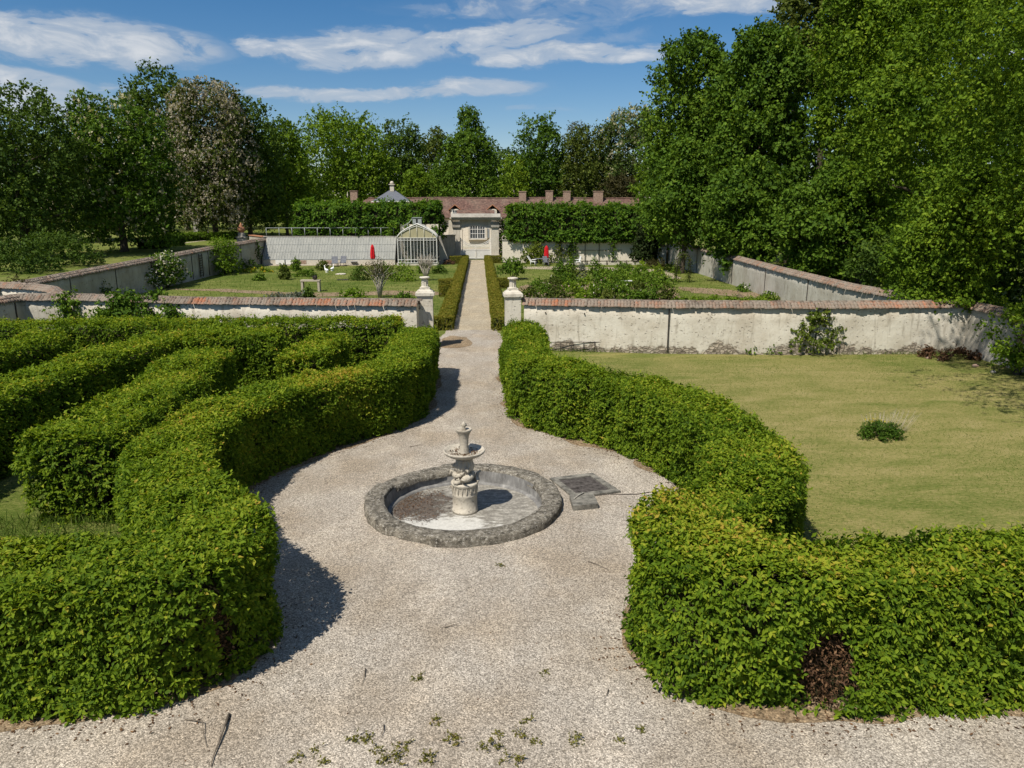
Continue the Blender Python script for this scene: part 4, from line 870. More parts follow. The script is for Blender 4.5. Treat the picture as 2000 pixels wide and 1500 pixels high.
shrub('soil_heap', 'small brown heap of dry soil and cuttings below the buttress', 'heap', (-3.55, 83.0, 0), .9, .55, 'dry_leaf', .12, 900, 83, ncl=10, flat=.5)

# ------------------------------------------------------------------ long outbuilding behind, slate pavilion, balustrade
t = thing('long_outbuilding', 'long low building with a red-brown tiled roof behind the lime hedges', 'building', (0, 0, 0))
BY = 122.; bx0, bx1 = W(672, 400, BY + 4)[0] - 1, W(1252, 400, BY + 4)[0]; ze, zr = 4.75, W(930, 386.5, BY + 4)[2]
mb = MB(); mb.box(((bx0 + bx1) / 2, BY + 4, ze / 2), (bx1 - bx0 - .6, 7.4, ze)); mb.build('wall', M['house_wall'], t)
mb = MB(); n_ = 30; A = []; B = []; Cc = []
for k in range(n_ + 1):
    s = k / n_; x = bx0 + (bx1 - bx0) * s; sag = -.10 * math.sin(s * 9.0) ** 2
    hip = min(1, max(0, (x - bx0) / 4.5)); A.append((x, BY - .5 + (1 - hip) * 4.5, ze + (zr - ze) * (1 - hip) * .0)); B.append((x, BY + 4, ze + (zr - ze + sag) * hip)); Cc.append((x, BY + 8.5 - (1 - hip) * 4.5, ze))
mb.strip(A, B); mb.strip(B, Cc); mb.strip([(a[0], a[1] + .02, a[2] - .12) for a in A], [(c[0], c[1], c[2] - .12) for c in Cc]); mb.add([A[-1], B[-1], Cc[-1]], [(0, 1, 2)]); rf = mb.build('roof', M['roof'], t)
mb = MB(); mb.tube([(x, y, z + .04) for x, y, z in B if x > bx0 + 4], .13, 6); mb.build('ridge', M['roof'], rf)
for px, hh in ((693, 1.0), (1020, .95), (1072, 1.05), (1106, 1.0), (1167, 1.0)):
    x = W(px, 385, BY + 4)[0]; mb = MB(); mb.box((x, BY + 3.4, zr + hh / 2 - .6), (1.15 if px != 1167 else 1.5, .8, hh + 1.2)); mb.box((x, BY + 3.4, zr + hh + .06), (1.3 if px != 1167 else 1.65, .95, .12)); mb.build('chimney', M['brick'], rf)
for px in (679, 1248): x = W(px, 385, BY + 4)[0]; mb = MB(); mb.lathe([(.10, 0), (.06, .3), (.14, .45), (.05, .6), (.02, 1.0)], 8, (x, BY + 4, zr)); mb.build('finial', M['stone'], rf)
for px in (888.5, 962, 1245):
    x = W(px, 412, BY)[0]; d = MB(); d.box((x, BY + 1.0, 5.35), (1.35, 2.4, 1.5)); dm = d.build('dormer', M['house_wall'], t)
    r_ = MB(); r_.extrude([(x - 1.0, 6.02), (x, 6.85), (x + 1.0, 6.02), (x + 1.0, 5.90), (x, 6.72), (x - 1.0, 5.90)], 'y', BY - .45, BY + 2.6); r_.build('dormer_roof', M['terracotta'], dm)
    p_ = MB(); p_.box((x, BY - .22, 5.35), (.72, .03, 1.1)); p_.build('window', M['window'], dm)
    p_ = MB(); p_.box((x, BY - .25, 5.35), (.06, .05, 1.1)); p_.box((x, BY - .25, 5.5), (.72, .05, .06)); p_.box((x - .38, BY - .24, 5.35), (.08, .06, 1.2)); p_.box((x + .38, BY - .24, 5.35), (.08, .06, 1.2)); p_.build('window_frame', M['iron_white'], dm)
mb = MB(); cx_ = -.3
w_ = MB(); w_.box((cx_, BY + .22, 2.55), (2.5, .05, 2.2)); wn = w_.build('window', M['window'], t)
f_ = MB()
for k in range(7): f_.box((cx_ - 1.2 + k * .4, BY + .16, 2.55), (.05 if k % 3 else .11, .06, 2.2))
for z in (1.45, 2.2, 2.9, 3.65): f_.box((cx_, BY + .15, z), (2.5, .07, .07))
f_.build('window_frame', M['iron_white'], wn)
l_ = MB(); l_.box((cx_, BY + .1, 3.85), (3.1, .3, .3)); l_.box((cx_, BY + .08, 1.3), (3.0, .35, .16)); l_.box((cx_ - 1.42, BY + .12, 2.55), (.3, .25, 2.3)); l_.box((cx_ + 1.42, BY + .12, 2.55), (.3, .25, 2.3)); l_.build('window_surround', M['stone'], t)
s_ = MB(); s_.box((cx_ + 2.0, BY + .12, 2.55), (.8, .06, 2.1))
for k in range(12): s_.box((cx_ + 2.0, BY + .08, 1.62 + k * .17), (.7, .05, .04))
s_.build('shutter', M['iron_grey'], t)
t = thing('porch_roof', 'low tiled roof just above the gateway, in front of the long building', 'building', (0, 0, 0))
xa, xb = W(896, 415, 108)[0], W(962, 415, 108)[0]
mb = MB(); mb.extrude([(107, 4.85), (110.5, 4.85), (110.5, 4.7), (107, 4.7)], 'x', xa, xb); mb.extrude([(106.6, 4.86), (111, 4.86), (108.6, 5.95)], 'x', xa - .3, xb + .3); mb.build('roof', M['roof'], t)
mb = MB()
for x in (xa + .25, xb - .25): mb.box((x, 108.7, 2.3), (.4, 3.2, 4.8))
mb.build('wall', M['house_wall'], t)
t = thing('slate_pavilion', 'small pavilion with a grey slate hipped roof and a chimney on its peak', 'building', (0, 0, 0))
sx, _, _ = W(762, 385, 116); sw = 27 * 116 / F * 1.15
zsl = W(762, 393, 116)[2]; zpk = W(762, 372, 119)[2]
mb = MB(); mb.box((sx, 119, zsl / 2), (sw * 1.9, sw * 1.7, zsl)); mb.build('wall', M['house_wall'], t)
mb = MB(); b4 = [(sx - sw * 1.15, 119 - sw, zsl), (sx + sw * 1.15, 119 - sw, zsl), (sx + sw * 1.15, 119 + sw, zsl), (sx - sw * 1.15, 119 + sw, zsl)]; mb.add(b4 + [(sx - .5, 119, zpk), (sx + .5, 119, zpk)], [(0, 1, 5, 4), (1, 2, 5), (2, 3, 4, 5), (3, 0, 4), (3, 2, 1, 0)]); sr = mb.build('roof', M['slate'], t)
mb = MB(); mb.box((sx, 119 - sw - .03, zsl - .04), (sw * 2.34, .12, .14)); mb.build('gutter', M['iron_white'], sr)
mb = MB(); mb.box((sx, 119, zpk + .35), (.6, .6, 1.0)); mb.box((sx, 119, zpk + .9), (.9, .9, .12)); mb.lathe([(.28, zpk + .96), (.3, zpk + 1.2), (.12, zpk + 1.4)], 10, (sx, 119, 0)); mb.build('chimney', M['stone'], sr)
t = thing('stone_balustrade', 'fragment of pale stone balustrade with bulbous balusters above the right hedge', 'balustrade', (0, 0, 0))
qx = W(1278, 395, 96)[0]; zt_, zb2 = W(1278, 386, 96)[2], W(1278, 405, 96)[2]
mb = MB(); mb.box((qx, 96, zt_), (2.6, .5, .16)); mb.build('rail', M['stone'], t)
mb = MB(); mb.box((qx, 96, zb2 / 2), (2.8, .8, zb2)); mb.build('plinth', M['stone'], t)
for k in range(3):
    hh = zt_ - zb2; mb = MB(); mb.lathe([(.14, 0), (.17, .05 * hh), (.34, .2 * hh), (.30, .35 * hh), (.12, .6 * hh), (.16, .68 * hh), (.28, .8 * hh), (.30, .93 * hh)], 14, (qx - .9 + .9 * k, 96, zb2)); mb.build('baluster', M['stone'], t)
# pedestal with a terracotta finial beyond the left wall
x, y, _ = W(473, 470, 93); zg = float(gz(x, y)); t = thing('garden_pedestal', 'grey stone pedestal carrying a small terracotta finial beyond the left garden wall', 'pedestal', (x, y, 0))
z1 = W(473, 464, 93)[2]
mb = MB(); mb.box((0, 0, z1 / 2), (1.0, 1.0, z1)); mb.box((0, 0, z1 + .05), (1.15, 1.15, .14)); mb.box((0, 0, z1 + .35), (.75, .75, .5), 0, .8); mb.build('pier', M['grey_stone'], t)
mb = MB(); mb.lathe([(.28, 0), (.32, .15), (.46, .35), (.40, .6), (.2, .75), (.24, .82), (.08, 1.05), (.03, 1.2)], 14, (0, 0, z1 + .6)); mb.build('finial', M['terracotta'], t)

# ------------------------------------------------------------------ the fountain
t = thing('fountain_basin', 'low round weathered stone basin in the middle of the gravel circle', 'basin', (CX, CY, 0))
rg = np.random.default_rng(21); NB = 160; rimv = []
profr = [(2.0, -.08), (2.0, .0), (1.995, .12), (1.98, .16), (1.95, .176), (1.83, .18), (1.70, .18), (1.615, .165), (1.59, .13), (1.585, .03)]
for r_, z_ in profr:
    for k in range(NB):
        a = 2 * math.pi * k / NB; rimv.append((r_ * math.cos(a), r_ * math.sin(a), z_))
rimv = np.array(rimv); blk = np.floor((np.arctan2(rimv[:, 1], rimv[:, 0]) + math.pi) / (2 * math.pi) * 15.0); boff = rg.normal(size=17) * .018
nr = unit(rimv * [1, 1, 0]); dsp = fn(rimv, 4, 3) * .012 + fn(rimv, 13, 4) * .012 + boff[blk.astype(int)]
rimv = rimv + nr * dsp[:, None]; rimv[:, 2] += (fn(rimv, 3, 8) * .012 + fn(rimv, 12, 9) * .008 + boff[blk.astype(int)] * .6) * (rimv[:, 2] > .05)
NB_ = 0; joint = (np.abs(((np.arctan2(rimv[:, 1], rimv[:, 0]) + math.pi) / (2 * math.pi) * 15.0) % 1.0 - .0) < .07) & (rimv[:, 2] > .2); rimv[joint, 2] -= .018
P_ = len(profr); i, j = np.meshgrid(np.arange(P_ - 1), np.arange(NB), indexing='ij'); a = (i * NB + j).ravel(); b = (i * NB + (j + 1) % NB).ravel()
np_mesh('rim', rimv, np.stack([a, b, b + NB, a + NB], 1), M['rim'], t, smooth=True)
mb = MB(); mb.lathe([(1.60, .13), (1.59, .0), (1.57, -.16)], 72, cap=False); mb.lathe([(1.575, -.11), (1.50, -.115), (1.49, -.16)], 72, cap=False); mb.build('inner_wall', M['basin_inner'], t)
mb = MB(); mb.lathe([(1.575, -.150), (.8, -.158), (.05, -.163)], 48, cap=False); mb.add([(.05 * math.cos(k), .05 * math.sin(k), -.163) for k in np.linspace(0, 6.28, 9)[:-1]], [tuple(range(8))]); mb.build('floor', M['basin_floor'], t)
n = 420; a = rg.normal(size=n) * .55 + 2.75; r_ = 1.45 - np.abs(rg.normal(size=n)) * .35; P = np.c_[r_ * np.cos(a), r_ * np.sin(a), np.full(n, -.142)]; L = rg.uniform(.02, .05, n)
v, f, ti = leaf_arrays(P, rg.normal(size=(n, 3)) * [1, 1, .15], np.tile([0, 0, 1.], (n, 1)) + rg.normal(size=(n, 3)) * .4, L, L * .55, rg.random(n)); np_mesh('leaf_debris', v, f, M['dry_leaf'], t, ti)['kind'] = 'stuff'

t = thing('stone_fountain', 'slim carved stone fountain with a shallow bowl, standing in the round basin', 'fountain', (CX, CY + .04, -.16)); t.scale = (1, 1, 1.07)
mb = MB(); mb.lathe([(.265, .0), (.265, .045), (.25, .06), (.248, .33), (.262, .35), (.25, .37), (.245, .52), (.275, .55), (.28, .585), (.25, .60)], 40, wob=.004, seed=2)
for k in range(18):
    a = 2 * math.pi * k / 18; cxx, cyy = .248 * math.cos(a), .248 * math.sin(a)
    mb.tube([(cxx, cyy, .38), (cxx * 1.035, cyy * 1.035, .43 + .02 * (k % 2)), (cxx * 1.05, cyy * 1.05, .50), (cxx, cyy, .53)], [.007, .012, .010, .004], 6)
mb.build('drum', M['fountain'], t)
for k in range(3):                          # three dolphins coil round the shaft, heads down on the drum
    mb = MB(); a0 = -1.9 + k * 2.094; pts = []; rd = []
    for q in range(15):
        s = q / 14; a = a0 + s * 2.7; rr = .175 - .035 * s + .05 * math.sin(s * 3.0) * (1 - s); z = .655 + .20 * s ** 1.3 + .025 * math.sin(s * 7)
        pts.append((rr * math.cos(a), rr * math.sin(a), z)); rd.append([.03, .055, .066, .068, .064, .06, .056, .05, .046, .042, .036, .03, .024, .018, .010][q])
    mb.tube(pts, rd, 10)
    hx, hy = .25 * math.cos(a0 - .05), .25 * math.sin(a0 - .05); tx, ty = -math.sin(a0), math.cos(a0)
    mb.tube([(hx * .9, hy * .9, .68), (hx * 1.02 - tx * .07, hy * 1.02 - ty * .07, .635), (hx * 1.0 - tx * .13, hy * 1.0 - ty * .13, .615)], [.06, .045, .02], 8)   # snout
    mb.tube([(hx * 1.05 + tx * .05, hy * 1.05 + ty * .05, .70), (hx * 1.35 + tx * .1, hy * 1.35 + ty * .1, .74), (hx * 1.2 + tx * .16, hy * 1.2 + ty * .16, .69)], [.035, .025, .006], 6)  # fin
    ex = pts[-1]; mb.tube([ex, (ex[0] * 1.5, ex[1] * 1.5, ex[2] + .03), (ex[0] * 1.9, ex[1] * 1.9, ex[2] - .02)], [.03, .05, .012], 6)
    for s_ in (-1, 1): mb.lathe([(.004, -.013), (.014, -.006), (.014, .006), (.004, .013)], 8, (hx * 1.12 - tx * .03 + s_ * .02 * tx, hy * 1.12 - ty * .03, .71))
    mb.build('carved_dolphin', M['fountain'], t)
mb = MB(); mb.lathe([(.17, .58), (.14, .66), (.15, .78), (.195, .86), (.20, .93), (.17, 1.0), (.175, 1.03), (.15, 1.06)], 28, flute=1, fl=.13, smooth=False); mb.build('shaft', M['fountain'], t)
mb = MB(); mb.lathe([(.14, 1.05), (.20, 1.075), (.33, 1.12), (.40, 1.165), (.425, 1.20), (.42, 1.22), (.395, 1.222), (.375, 1.195), (.30, 1.16), (.18, 1.145), (.08, 1.14)], 48, wob=.004, seed=5); bowl = mb.build('bowl', M['fountain'], t)
n = 160; a = rg.uniform(0, 6.28, n); r_ = rg.uniform(.13, .34, n); P = np.c_[r_ * np.cos(a), r_ * np.sin(a), 1.165 + .06 * np.clip(r_ - .2, 0, 1)]; L = rg.uniform(.02, .06, n)
v, f, ti = leaf_arrays(P, rg.normal(size=(n, 3)) * [1, 1, .2], np.tile([0, 0, 1.], (n, 1)) + rg.normal(size=(n, 3)) * .5, L, L * .6, rg.random(n)); np_mesh('leaf_debris', v, f, M['dry_leaf'], bowl, ti)['kind'] = 'stuff'
mb = MB(); mb.lathe([(.105, 1.14), (.095, 1.18), (.088, 1.30), (.09, 1.42), (.105, 1.50), (.135, 1.56), (.16, 1.595), (.168, 1.62), (.16, 1.632), (.14, 1.62), (.05, 1.605)], 30, flute=1, fl=.035); mb.build('upper_column', M['fountain'], t)
mb = MB(); mb.lathe([(.04, 1.60), (.05, 1.63), (.03, 1.655), (.055, 1.69), (.058, 1.715), (.03, 1.745), (.012, 1.765)], 12); mb.tube([(.0, 0, 1.68), (.07, 0, 1.69)], .016, 5); mb.tube([(0, 0, 1.68), (-.07, .01, 1.69)], .016, 5); mb.build('finial', M['fountain'], t)

# covers beside the basin
t = thing('drain_slab', 'square grey slab with a dark soiled centre, flush in the gravel right of the basin', 'slab', (0, 0, 0))
q4 = [(1.50, 15.33), (2.50, 15.62), (2.93, 14.48), (1.88, 14.22)]; cq = np.mean(q4, axis=0)
o_ = [tuple(p) for p in q4]; i_ = [tuple(cq + (np.array(p) - cq) * .74) for p in q4]
mb = MB(); mb.add([(x, y, .0) for x, y in o_] + [(x, y, .045) for x, y in o_] + [(x, y, .045) for x, y in i_] + [(x, y, .018) for x, y in i_], [(0, 1, 5, 4), (1, 2, 6, 5), (2, 3, 7, 6), (3, 0, 4, 7), (4, 5, 9, 8), (5, 6, 10, 9), (6, 7, 11, 10), (7, 4, 8, 11), (8, 9, 13, 12), (9, 10, 14, 13), (10, 11, 15, 14), (11, 8, 12, 15)]); mb.build('frame', M['slab_stone'], t)
mb = MB(); mb.add([(x, y, .020) for x, y in i_], [(0, 1, 2, 3)]); mb.build('soiled_centre', simple('dark_soil', (.03, .026, .024), (.11, .098, .09), 9, .95, .1, .02), t)
mb = MB(); mb.extrude([(1.80, 14.16), (2.30, 14.24), (2.32, 13.66), (1.80, 13.56)], 'z', -.02, .11); bo = mb.build('stone_block', M['slab_stone'])
tag(bo, 'flat grey stone block with a broken corner beside the basin rim', 'block')
mb = MB(); mb.tube([(1.86, 13.9, .125), (1.98, 14.08, .13), (2.10, 14.2, .13), (2.06, 14.3, .10)], .014, 6)
tag(mb.build('pipe_end', M['grey_stone']), 'short bent grey pipe lying on the flat stone block', 'pipe')
mb = MB(); pts = [(2.15, 14.42, .015)] + [(2.35 + .3 * k, 14.32 + .05 * math.sin(k * 1.7) + .03 * k, .014) for k in range(8)]; mb.tube(pts, .011, 5)
tag(mb.build('cable', M['iron_dark']), 'thin dark cable running over the gravel from the slab to the hedge', 'cable')

# sticks and weeds on the gravel
def stick(pts, r0, label, group=None, mat='dead_wood'):
    mb = MB(); n_ = len(pts); mb.tube(pts, [r0 * (1 - .75 * k / (n_ - 1)) for k in range(n_)], 6); o = mb.build('fallen_twig', M[mat]); return tag(o, label, 'twig', group)
g_ = lambda x, y, z=.02: (*G(x, y), z)
st = stick([g_(448, 1398, .02), g_(438, 1428, .05), g_(428, 1455, .035), g_(418, 1478, .03), g_(412, 1500,   .02)], .019, 'thick dead stick on the gravel at the foot of the left hedge corner')
stick([g_(362, 1408), g_(396, 1416, .05), g_(398, 1440, .03), g_(404, 1462, .02)], .008, 'thin forked dead twig curling over the gravel left of the thick stick')
TW = 'small twigs scattered on the gravel'
for a_, b_ in (((714, 1308), (706, 1340)), ((1148, 1098), (1190, 1116)), ((1188, 1350), (1180, 1366)), ((750, 1418), (744, 1442)), ((800, 874), (826, 870)), ((868, 1228), (896, 1221))):
    stick([g_(*a_), g_((a_[0] + b_[0]) / 2 + 2, (a_[1] + b_[1]) / 2, .03), g_(*b_)], .008, 'small dark twig lying on the gravel', TW)
WD = 'weed tufts growing in the gravel'
for k, (zx, zy, s) in enumerate([(1193, 140, .7), (795, 690, .8), (875, 903, .7), (480, 990, 1.0), (545, 985, .7), (960, 1005, 1.5), (1145, 1030, 1.6), (715, 1023, .9), (830, 1090, 1.3), (680, 1085, 1.4), (610, 1100, .9), (1245, 1100, 1.4), (1290, 965, .8), (1325, 900, .7), (1560, 1000, 1.1), (1405, 660, .5), (590, 1050, .8), (1780, 1000, .5), (1890, 945, .6), (290, 1045, .5), (1355, 1002, .6), (200, 1090, .8), (1180, 970, .5), (330, 1100, .6)]):
    x, y = G(500 + zx / 2.5, 1050 + zy / 2.5)
    shrub('weed_tuft', 'small olive weed tuft growing in the gravel', 'weed', (x, y, .004), .095 * s, .06 * s, 'weed', .028, int(110 * s), 300 + k, WD, ncl=7, csize=.55, flat=.6)
rg = np.random.default_rng(77); n = 1500; P = np.c_[rg.uniform(-4, 8, n), rg.uniform(4.5, 16, n), np.full(n, .010)]
k_ = (np.hypot(P[:, 0] - CX, P[:, 1] - CY) > 2.1) & (np.hypot(P[:, 0] - CX, P[:, 1] - CY + np.where(P[:, 1] < 9, 0, 0)) < 12); P = P[k_ & (np.abs(P[:, 0]) < 4)]; n = len(P); L = rg.uniform(.012, .035, n)
v, f, ti = leaf_arrays(P, rg.normal(size=(n, 3)) * [1, 1, .1], np.tile([0, 0, 1.], (n, 1)) + rg.normal(size=(n, 3)) * .4, L, L * .5, rg.random(n))
tag(np_mesh('scattered_litter', v, f, M['dry_leaf'], None, ti), 'tiny dry leaf scraps scattered over the gravel', 'litter', None, 'stuff')

# grass blades: rank grass in the maze, mown turf on the lawn
def blades(name, label, P, h0, h1, wd, seed, mat='grass_leaf', lean=.5):
    rg = np.random.default_rng(seed); n = len(P); P = np.c_[P, gz(P[:, 0], P[:, 1])]
    D = unit(np.c_[rg.normal(size=(n, 2)) * lean, np.ones(n)]); N = rg.normal(size=(n, 3)) * [1, 1, .2]; L = rg.uniform(h0, h1, n)
    v, f, ti = leaf_arrays(P, D, N, L, np.full(n, wd), np.clip((.85 if lean > .8 else .5) + fn(P, .9, seed) * .22 + rg.normal(size=n) * .16, 0, 1))
    return tag(np_mesh(name, v, f, M[mat], None, ti), label, 'grass', None, 'stuff')
rg = np.random.default_rng(8)
blades('rank_grass', 'long uncut grass between the hedge rows', np.c_[rg.uniform(-10.5, -5.2, 5000), rg.uniform(9.2, 13.6, 5000)], .08, .38, .012, 1)
P = np.c_[rg.uniform(3.0, 22, 70000), 9 + (29.2 - 9) * rg.random(70000) ** .8]; P = P[~((np.hypot(P[:, 0] - CX, P[:, 1] - CY) < 6.0) | (P[:, 0] > 19.9))]
blades('mown_grass', 'short mown grass blades on the lawn', P, .025, .065, .010, 2, lean=.9)
P = np.c_[rg.uniform(-24, 20, 26000), rg.uniform(33, 80, 26000)]; P = P[(np.abs(P[:, 0] + .4) > 2.0)]
blades('garden_grass', 'rough grass tufts in the walled garden', P, .05, .22, .03, 3, lean=.7)
P = np.c_[rg.uniform(2.2, 20, 3500), rg.normal(size=3500) * .22]; P[:, 1] += np.array([wall_y(x) for x in P[:, 0]]) - .45
blades('wall_foot_grass', 'taller grass along the foot of the white wall', P, .05, .25, .014, 4)

# ------------------------------------------------------------------ plants by the lawn and on the walls
x, y = 10.48, 18.1
shrub('ground_cover_mound', 'low dark green evergreen mound alone on the mown lawn', 'shrub', (x, y, 0), .78, .42, 'tree_mid', .045, 5200, 90, sy=.6, ncl=26, csize=.55, stems=0, tone=-.12)
t = thing('dry_flower_clump', 'clump of thin dry flower stalks with small yellow flowers behind the lawn mound', 'plant', (x + .35, y + .42, 0))
rg = np.random.default_rng(91); mb = MB()
heads = []
for k in range(60):
    bx_, by_ = rg.normal() * .28, rg.normal() * .14; tp = (bx_ * 1.5 + rg.normal() * .05, by_ * 1.4, rg.uniform(.35, .62)); mb.tube([(bx_, by_, 0), tp], [.004, .0025], 3); heads.append(tp)
mb.build('stalks', M['wood_pale'], t)
hp = np.repeat(np.array(heads), 4, 0); n = len(hp); L = np.full(n, .02)
v, f, ti = leaf_arrays(hp + rg.normal(size=hp.shape) * .012, rg.normal(size=(n, 3)), rg.normal(size=(n, 3)), L, L * .6, rg.random(n)); np_mesh('seed_heads', v, f, M['grey_leaf'], t, ti)
n = 60; P = np.c_[rg.normal(size=(n, 2)) * [.14, .08] + [-.32, -.1], rg.uniform(.30, .40, n)]; L = np.full(n, .04)
v, f, ti = leaf_arrays(P, rg.normal(size=(n, 3)), rg.normal(size=(n, 3)), L, L * .8, rg.random(n)); np_mesh('yellow_flowers', v, f, M['yellow'], t, ti)
shrub('wall_shrub', 'airy yellow-green climbing shrub against the white lawn wall', 'shrub', (13.75, 29.45, 0), 1.28, 2.06, 'lime_leaf', .13, 2600, 92, sy=.38, ncl=30, csize=.30, stems=7, rough=.5, zb=.25, tone=-.12)
shrub('low_plant', 'low bramble at the foot of the white wall, left of the climbing shrub', 'plant', (11.7, 29.5, 0), .8, .42, 'tree_bright', .09, 420, 93, sy=.4, ncl=12)
t_ = shrub('rubble_debris', 'dark heap of rubble and leaves in the shaded corner of the lawn', 'heap', (18.9, 28.4, 0), 1.9, .38, 'dry_leaf', .11, 1500, 94, sy=.45, ncl=16)
for k, (px, py, s) in enumerate(((1812, 700, .20), (1835, 704, .15), (1905, 716, .20), (1940, 728, .17), (1958, 716, .24))):
    x, y = G(px, py); rr = np.random.default_rng(k + 40); mb = MB(); mb.lathe([(s * .5, -.02), (s * .55, s * .2), (s * .4, s * .42), (s * .1, s * .5)], 9, (x, y, 0), wob=.25, seed=k)
    tag(mb.build('fallen_stone', M['grey_stone'] if k % 2 else M['brick']), 'rough fallen stone in the shaded corner heap of the lawn', 'stone', 'fallen stones in the lawn corner')
CR = 'climbers on the left garden walls'
_lw = np.array([R3(126, 577, 2.1), R3(380, 584.5, 2.1), R3(600, 586.5, 2.1)])
def lw(px, off=.3):                         # point in front of the left white wall
    x = 0.
    for _ in range(6):
        yy = float(np.interp(x, _lw[:, 0], _lw[:, 1])); x = W(px, 590, yy)[0]
    return x, float(np.interp(x, _lw[:, 0], _lw[:, 1])) - off
x, y, _ = W(142, 600, 35.0)
shrub('wall_creeper', 'small round green creeper on the white wall near its left corner', 'climber', (*lw(142), 0), .72, 2.35, 'tree_mid', .13, 1500, 101, CR, sy=.6, ncl=22, zb=.9, csize=.5, tone=.1)
shrub('wall_creeper', 'broad green creeper hanging over the tiles of the left white wall', 'climber', (*lw(275, .2), 0), 2.3, 2.45, 'tree_mid', .14, 6500, 102, CR, sx=1.15, sy=.25, ncl=60, zb=.95, csize=.30, stems=8, tone=.06)
shrub('wall_creeper', 'trailing end of the green creeper right of the broad mass', 'climber', (*lw(345), 0), .8, 1.95, 'tree_mid', .13, 1300, 103, CR, sy=.4, ncl=18, zb=.5, csize=.5)
mb = MB(); rg = np.random.default_rng(104)
for k in range(70):
    p = np.array([lw(235)[0] + rg.normal() * .5, lw(235)[1] + .02 + rg.normal() * .08, rg.uniform(.95, 1.7)]); mb.tube([p, p + rg.normal(size=3) * [.35, .1, .22]], [.008, .004], 3)
tag(mb.build('dead_vine', M['bark']), 'tangle of bare brown vine stems under the broad creeper', 'vine')
shrub('pink_weed_plant', 'reddish dry plant growing on top of the left corner coping', 'plant', (xs(42, 40), 39.7, 1.9), .75, .62, 'russet', .09, 420, 105, sy=.5, ncl=12, tone=.3)
shrub('flowering_climber', 'white-flowered climber cascading over the long left garden wall', 'climber', (-24.25, 58.5, 0), 3.5, 2.75, 'tree_mid', .15, 5200, 106, CR, sx=.22, ncl=46, zb=.35, csize=.34, flowers='petal', nf=520, fs=.11, stems=3)
shrub('wall_bush', 'bright green bush leaning on the long left garden wall', 'bush', (-24.0, 71, 0), 3.1, 3.5, 'tree_bright', .17, 4600, 107, sx=.42, ncl=40, csize=.36, stems=4)
shrub('wall_plant', 'small dark plant against the near part of the left garden wall', 'plant', (-24.35, 49, 0), .75, 1.35, 'tree_dark', .11, 500, 108, sx=.5, ncl=12)
shrub('wall_plant', 'dark weedy bush at the foot of the left wall beside the bright green bush', 'plant', (-23.6, 77.5, 0), 1.8, 1.0, 'tree_dark', .14, 900, 109, sx=.6, ncl=14)
shrub('dark_creeper', 'black-green creeper patch high on the far part of the left garden wall', 'climber', (-24.12, 82.0, 0), 1.1, 2.7, 'tree_dark', .14, 900, 110, sx=.16, ncl=18, zb=.7)
t = thing('wooden_ladder', 'dark wooden ladder fixed upright on the left garden wall', 'ladder', (-24.42, 66.3, 0))
for yy in (-.35, .35): mb = MB(); mb.box((0, yy, 1.15), (.06, .07, 2.0)); mb.build('rail', M['bark'], t)
for k in range(9): mb = MB(); mb.box((0, 0, .3 + k * .21), (.05, .7, .05)); mb.build('rung', M['bark'], t)

# ------------------------------------------------------------------ inside the walled garden
def S(name, label, cat, px, py, wpx, hpx, mat, seed, n=500, leaf=.13, **kw):
    leaf *= 1.25; n = int(n * 1.6); kw['tone'] = kw.get('tone', 0.) + .1
    x, y = G(px, py); k = y / F; return shrub(name, label, cat, (x, y, 0), wpx * k / 2, hpx * k, mat, leaf, n, seed, **kw)
t = thing('vase_shaped_shrub', 'bare-stemmed shrub with pale forked stems and sparse reddish leaves behind the left wall', 'shrub', (*G(742, 582), 0))
rg = np.random.default_rng(120); mb = MB(); tips = []
for k in range(11):
    a = k * 2.4; s = rg.uniform(.5, 1.0); p1 = np.array([math.cos(a) * .22 * s, math.sin(a) * .15, .75]); p2 = p1 + [math.cos(a) * .45 * s, math.sin(a) * .3 * s, .75]; mb.tube([(math.cos(a) * .06, math.sin(a) * .06, -.05), p1, p2], [.05, .038, .022], 6)
    for q in range(4): p3 = p2 + rg.normal(size=3) * [.35, .3, .25] + [0, 0, .42]; mb.tube([p2, p3], [.02, .008], 5); tips.append(p3)
mb.build('stem', M['pale_bark'], t)
Pp = np.repeat(np.array(tips), 26, 0); Pp = Pp + rg.normal(size=Pp.shape) * .16; n = len(Pp)
v, f, ti = leaf_arrays(Pp, rg.normal(size=(n, 3)), rg.normal(size=(n, 3)) + [0, 0, .6], np.full(n, .10), np.full(n, .06), np.clip(rg.normal(size=n) * .2 + .6, 0, 1)); np_mesh('foliage', v, f, M['russet'], t, ti)
t = thing('twiggy_bush', 'leafless pale twiggy bush above the left pillar top', 'bush', (*G(832, 548), 0))
mb = MB()
for k in range(26):
    a = k * 2.4; s = rg.uniform(.5, 1.1); p1 = np.array([math.cos(a) * .5 * s, math.sin(a) * .4 * s, 1.0 * s + .3]); mb.tube([(0, 0, 0), p1], [.035, .02], 5)
    for q in range(5): mb.tube([p1, p1 + rg.normal(size=3) * [.4, .3, .15] + [0, 0, .75]], [.014, .006], 4)
mb.build('branches', M['pale_bark'], t)
LB = 'shrubs in the left half of the walled garden'
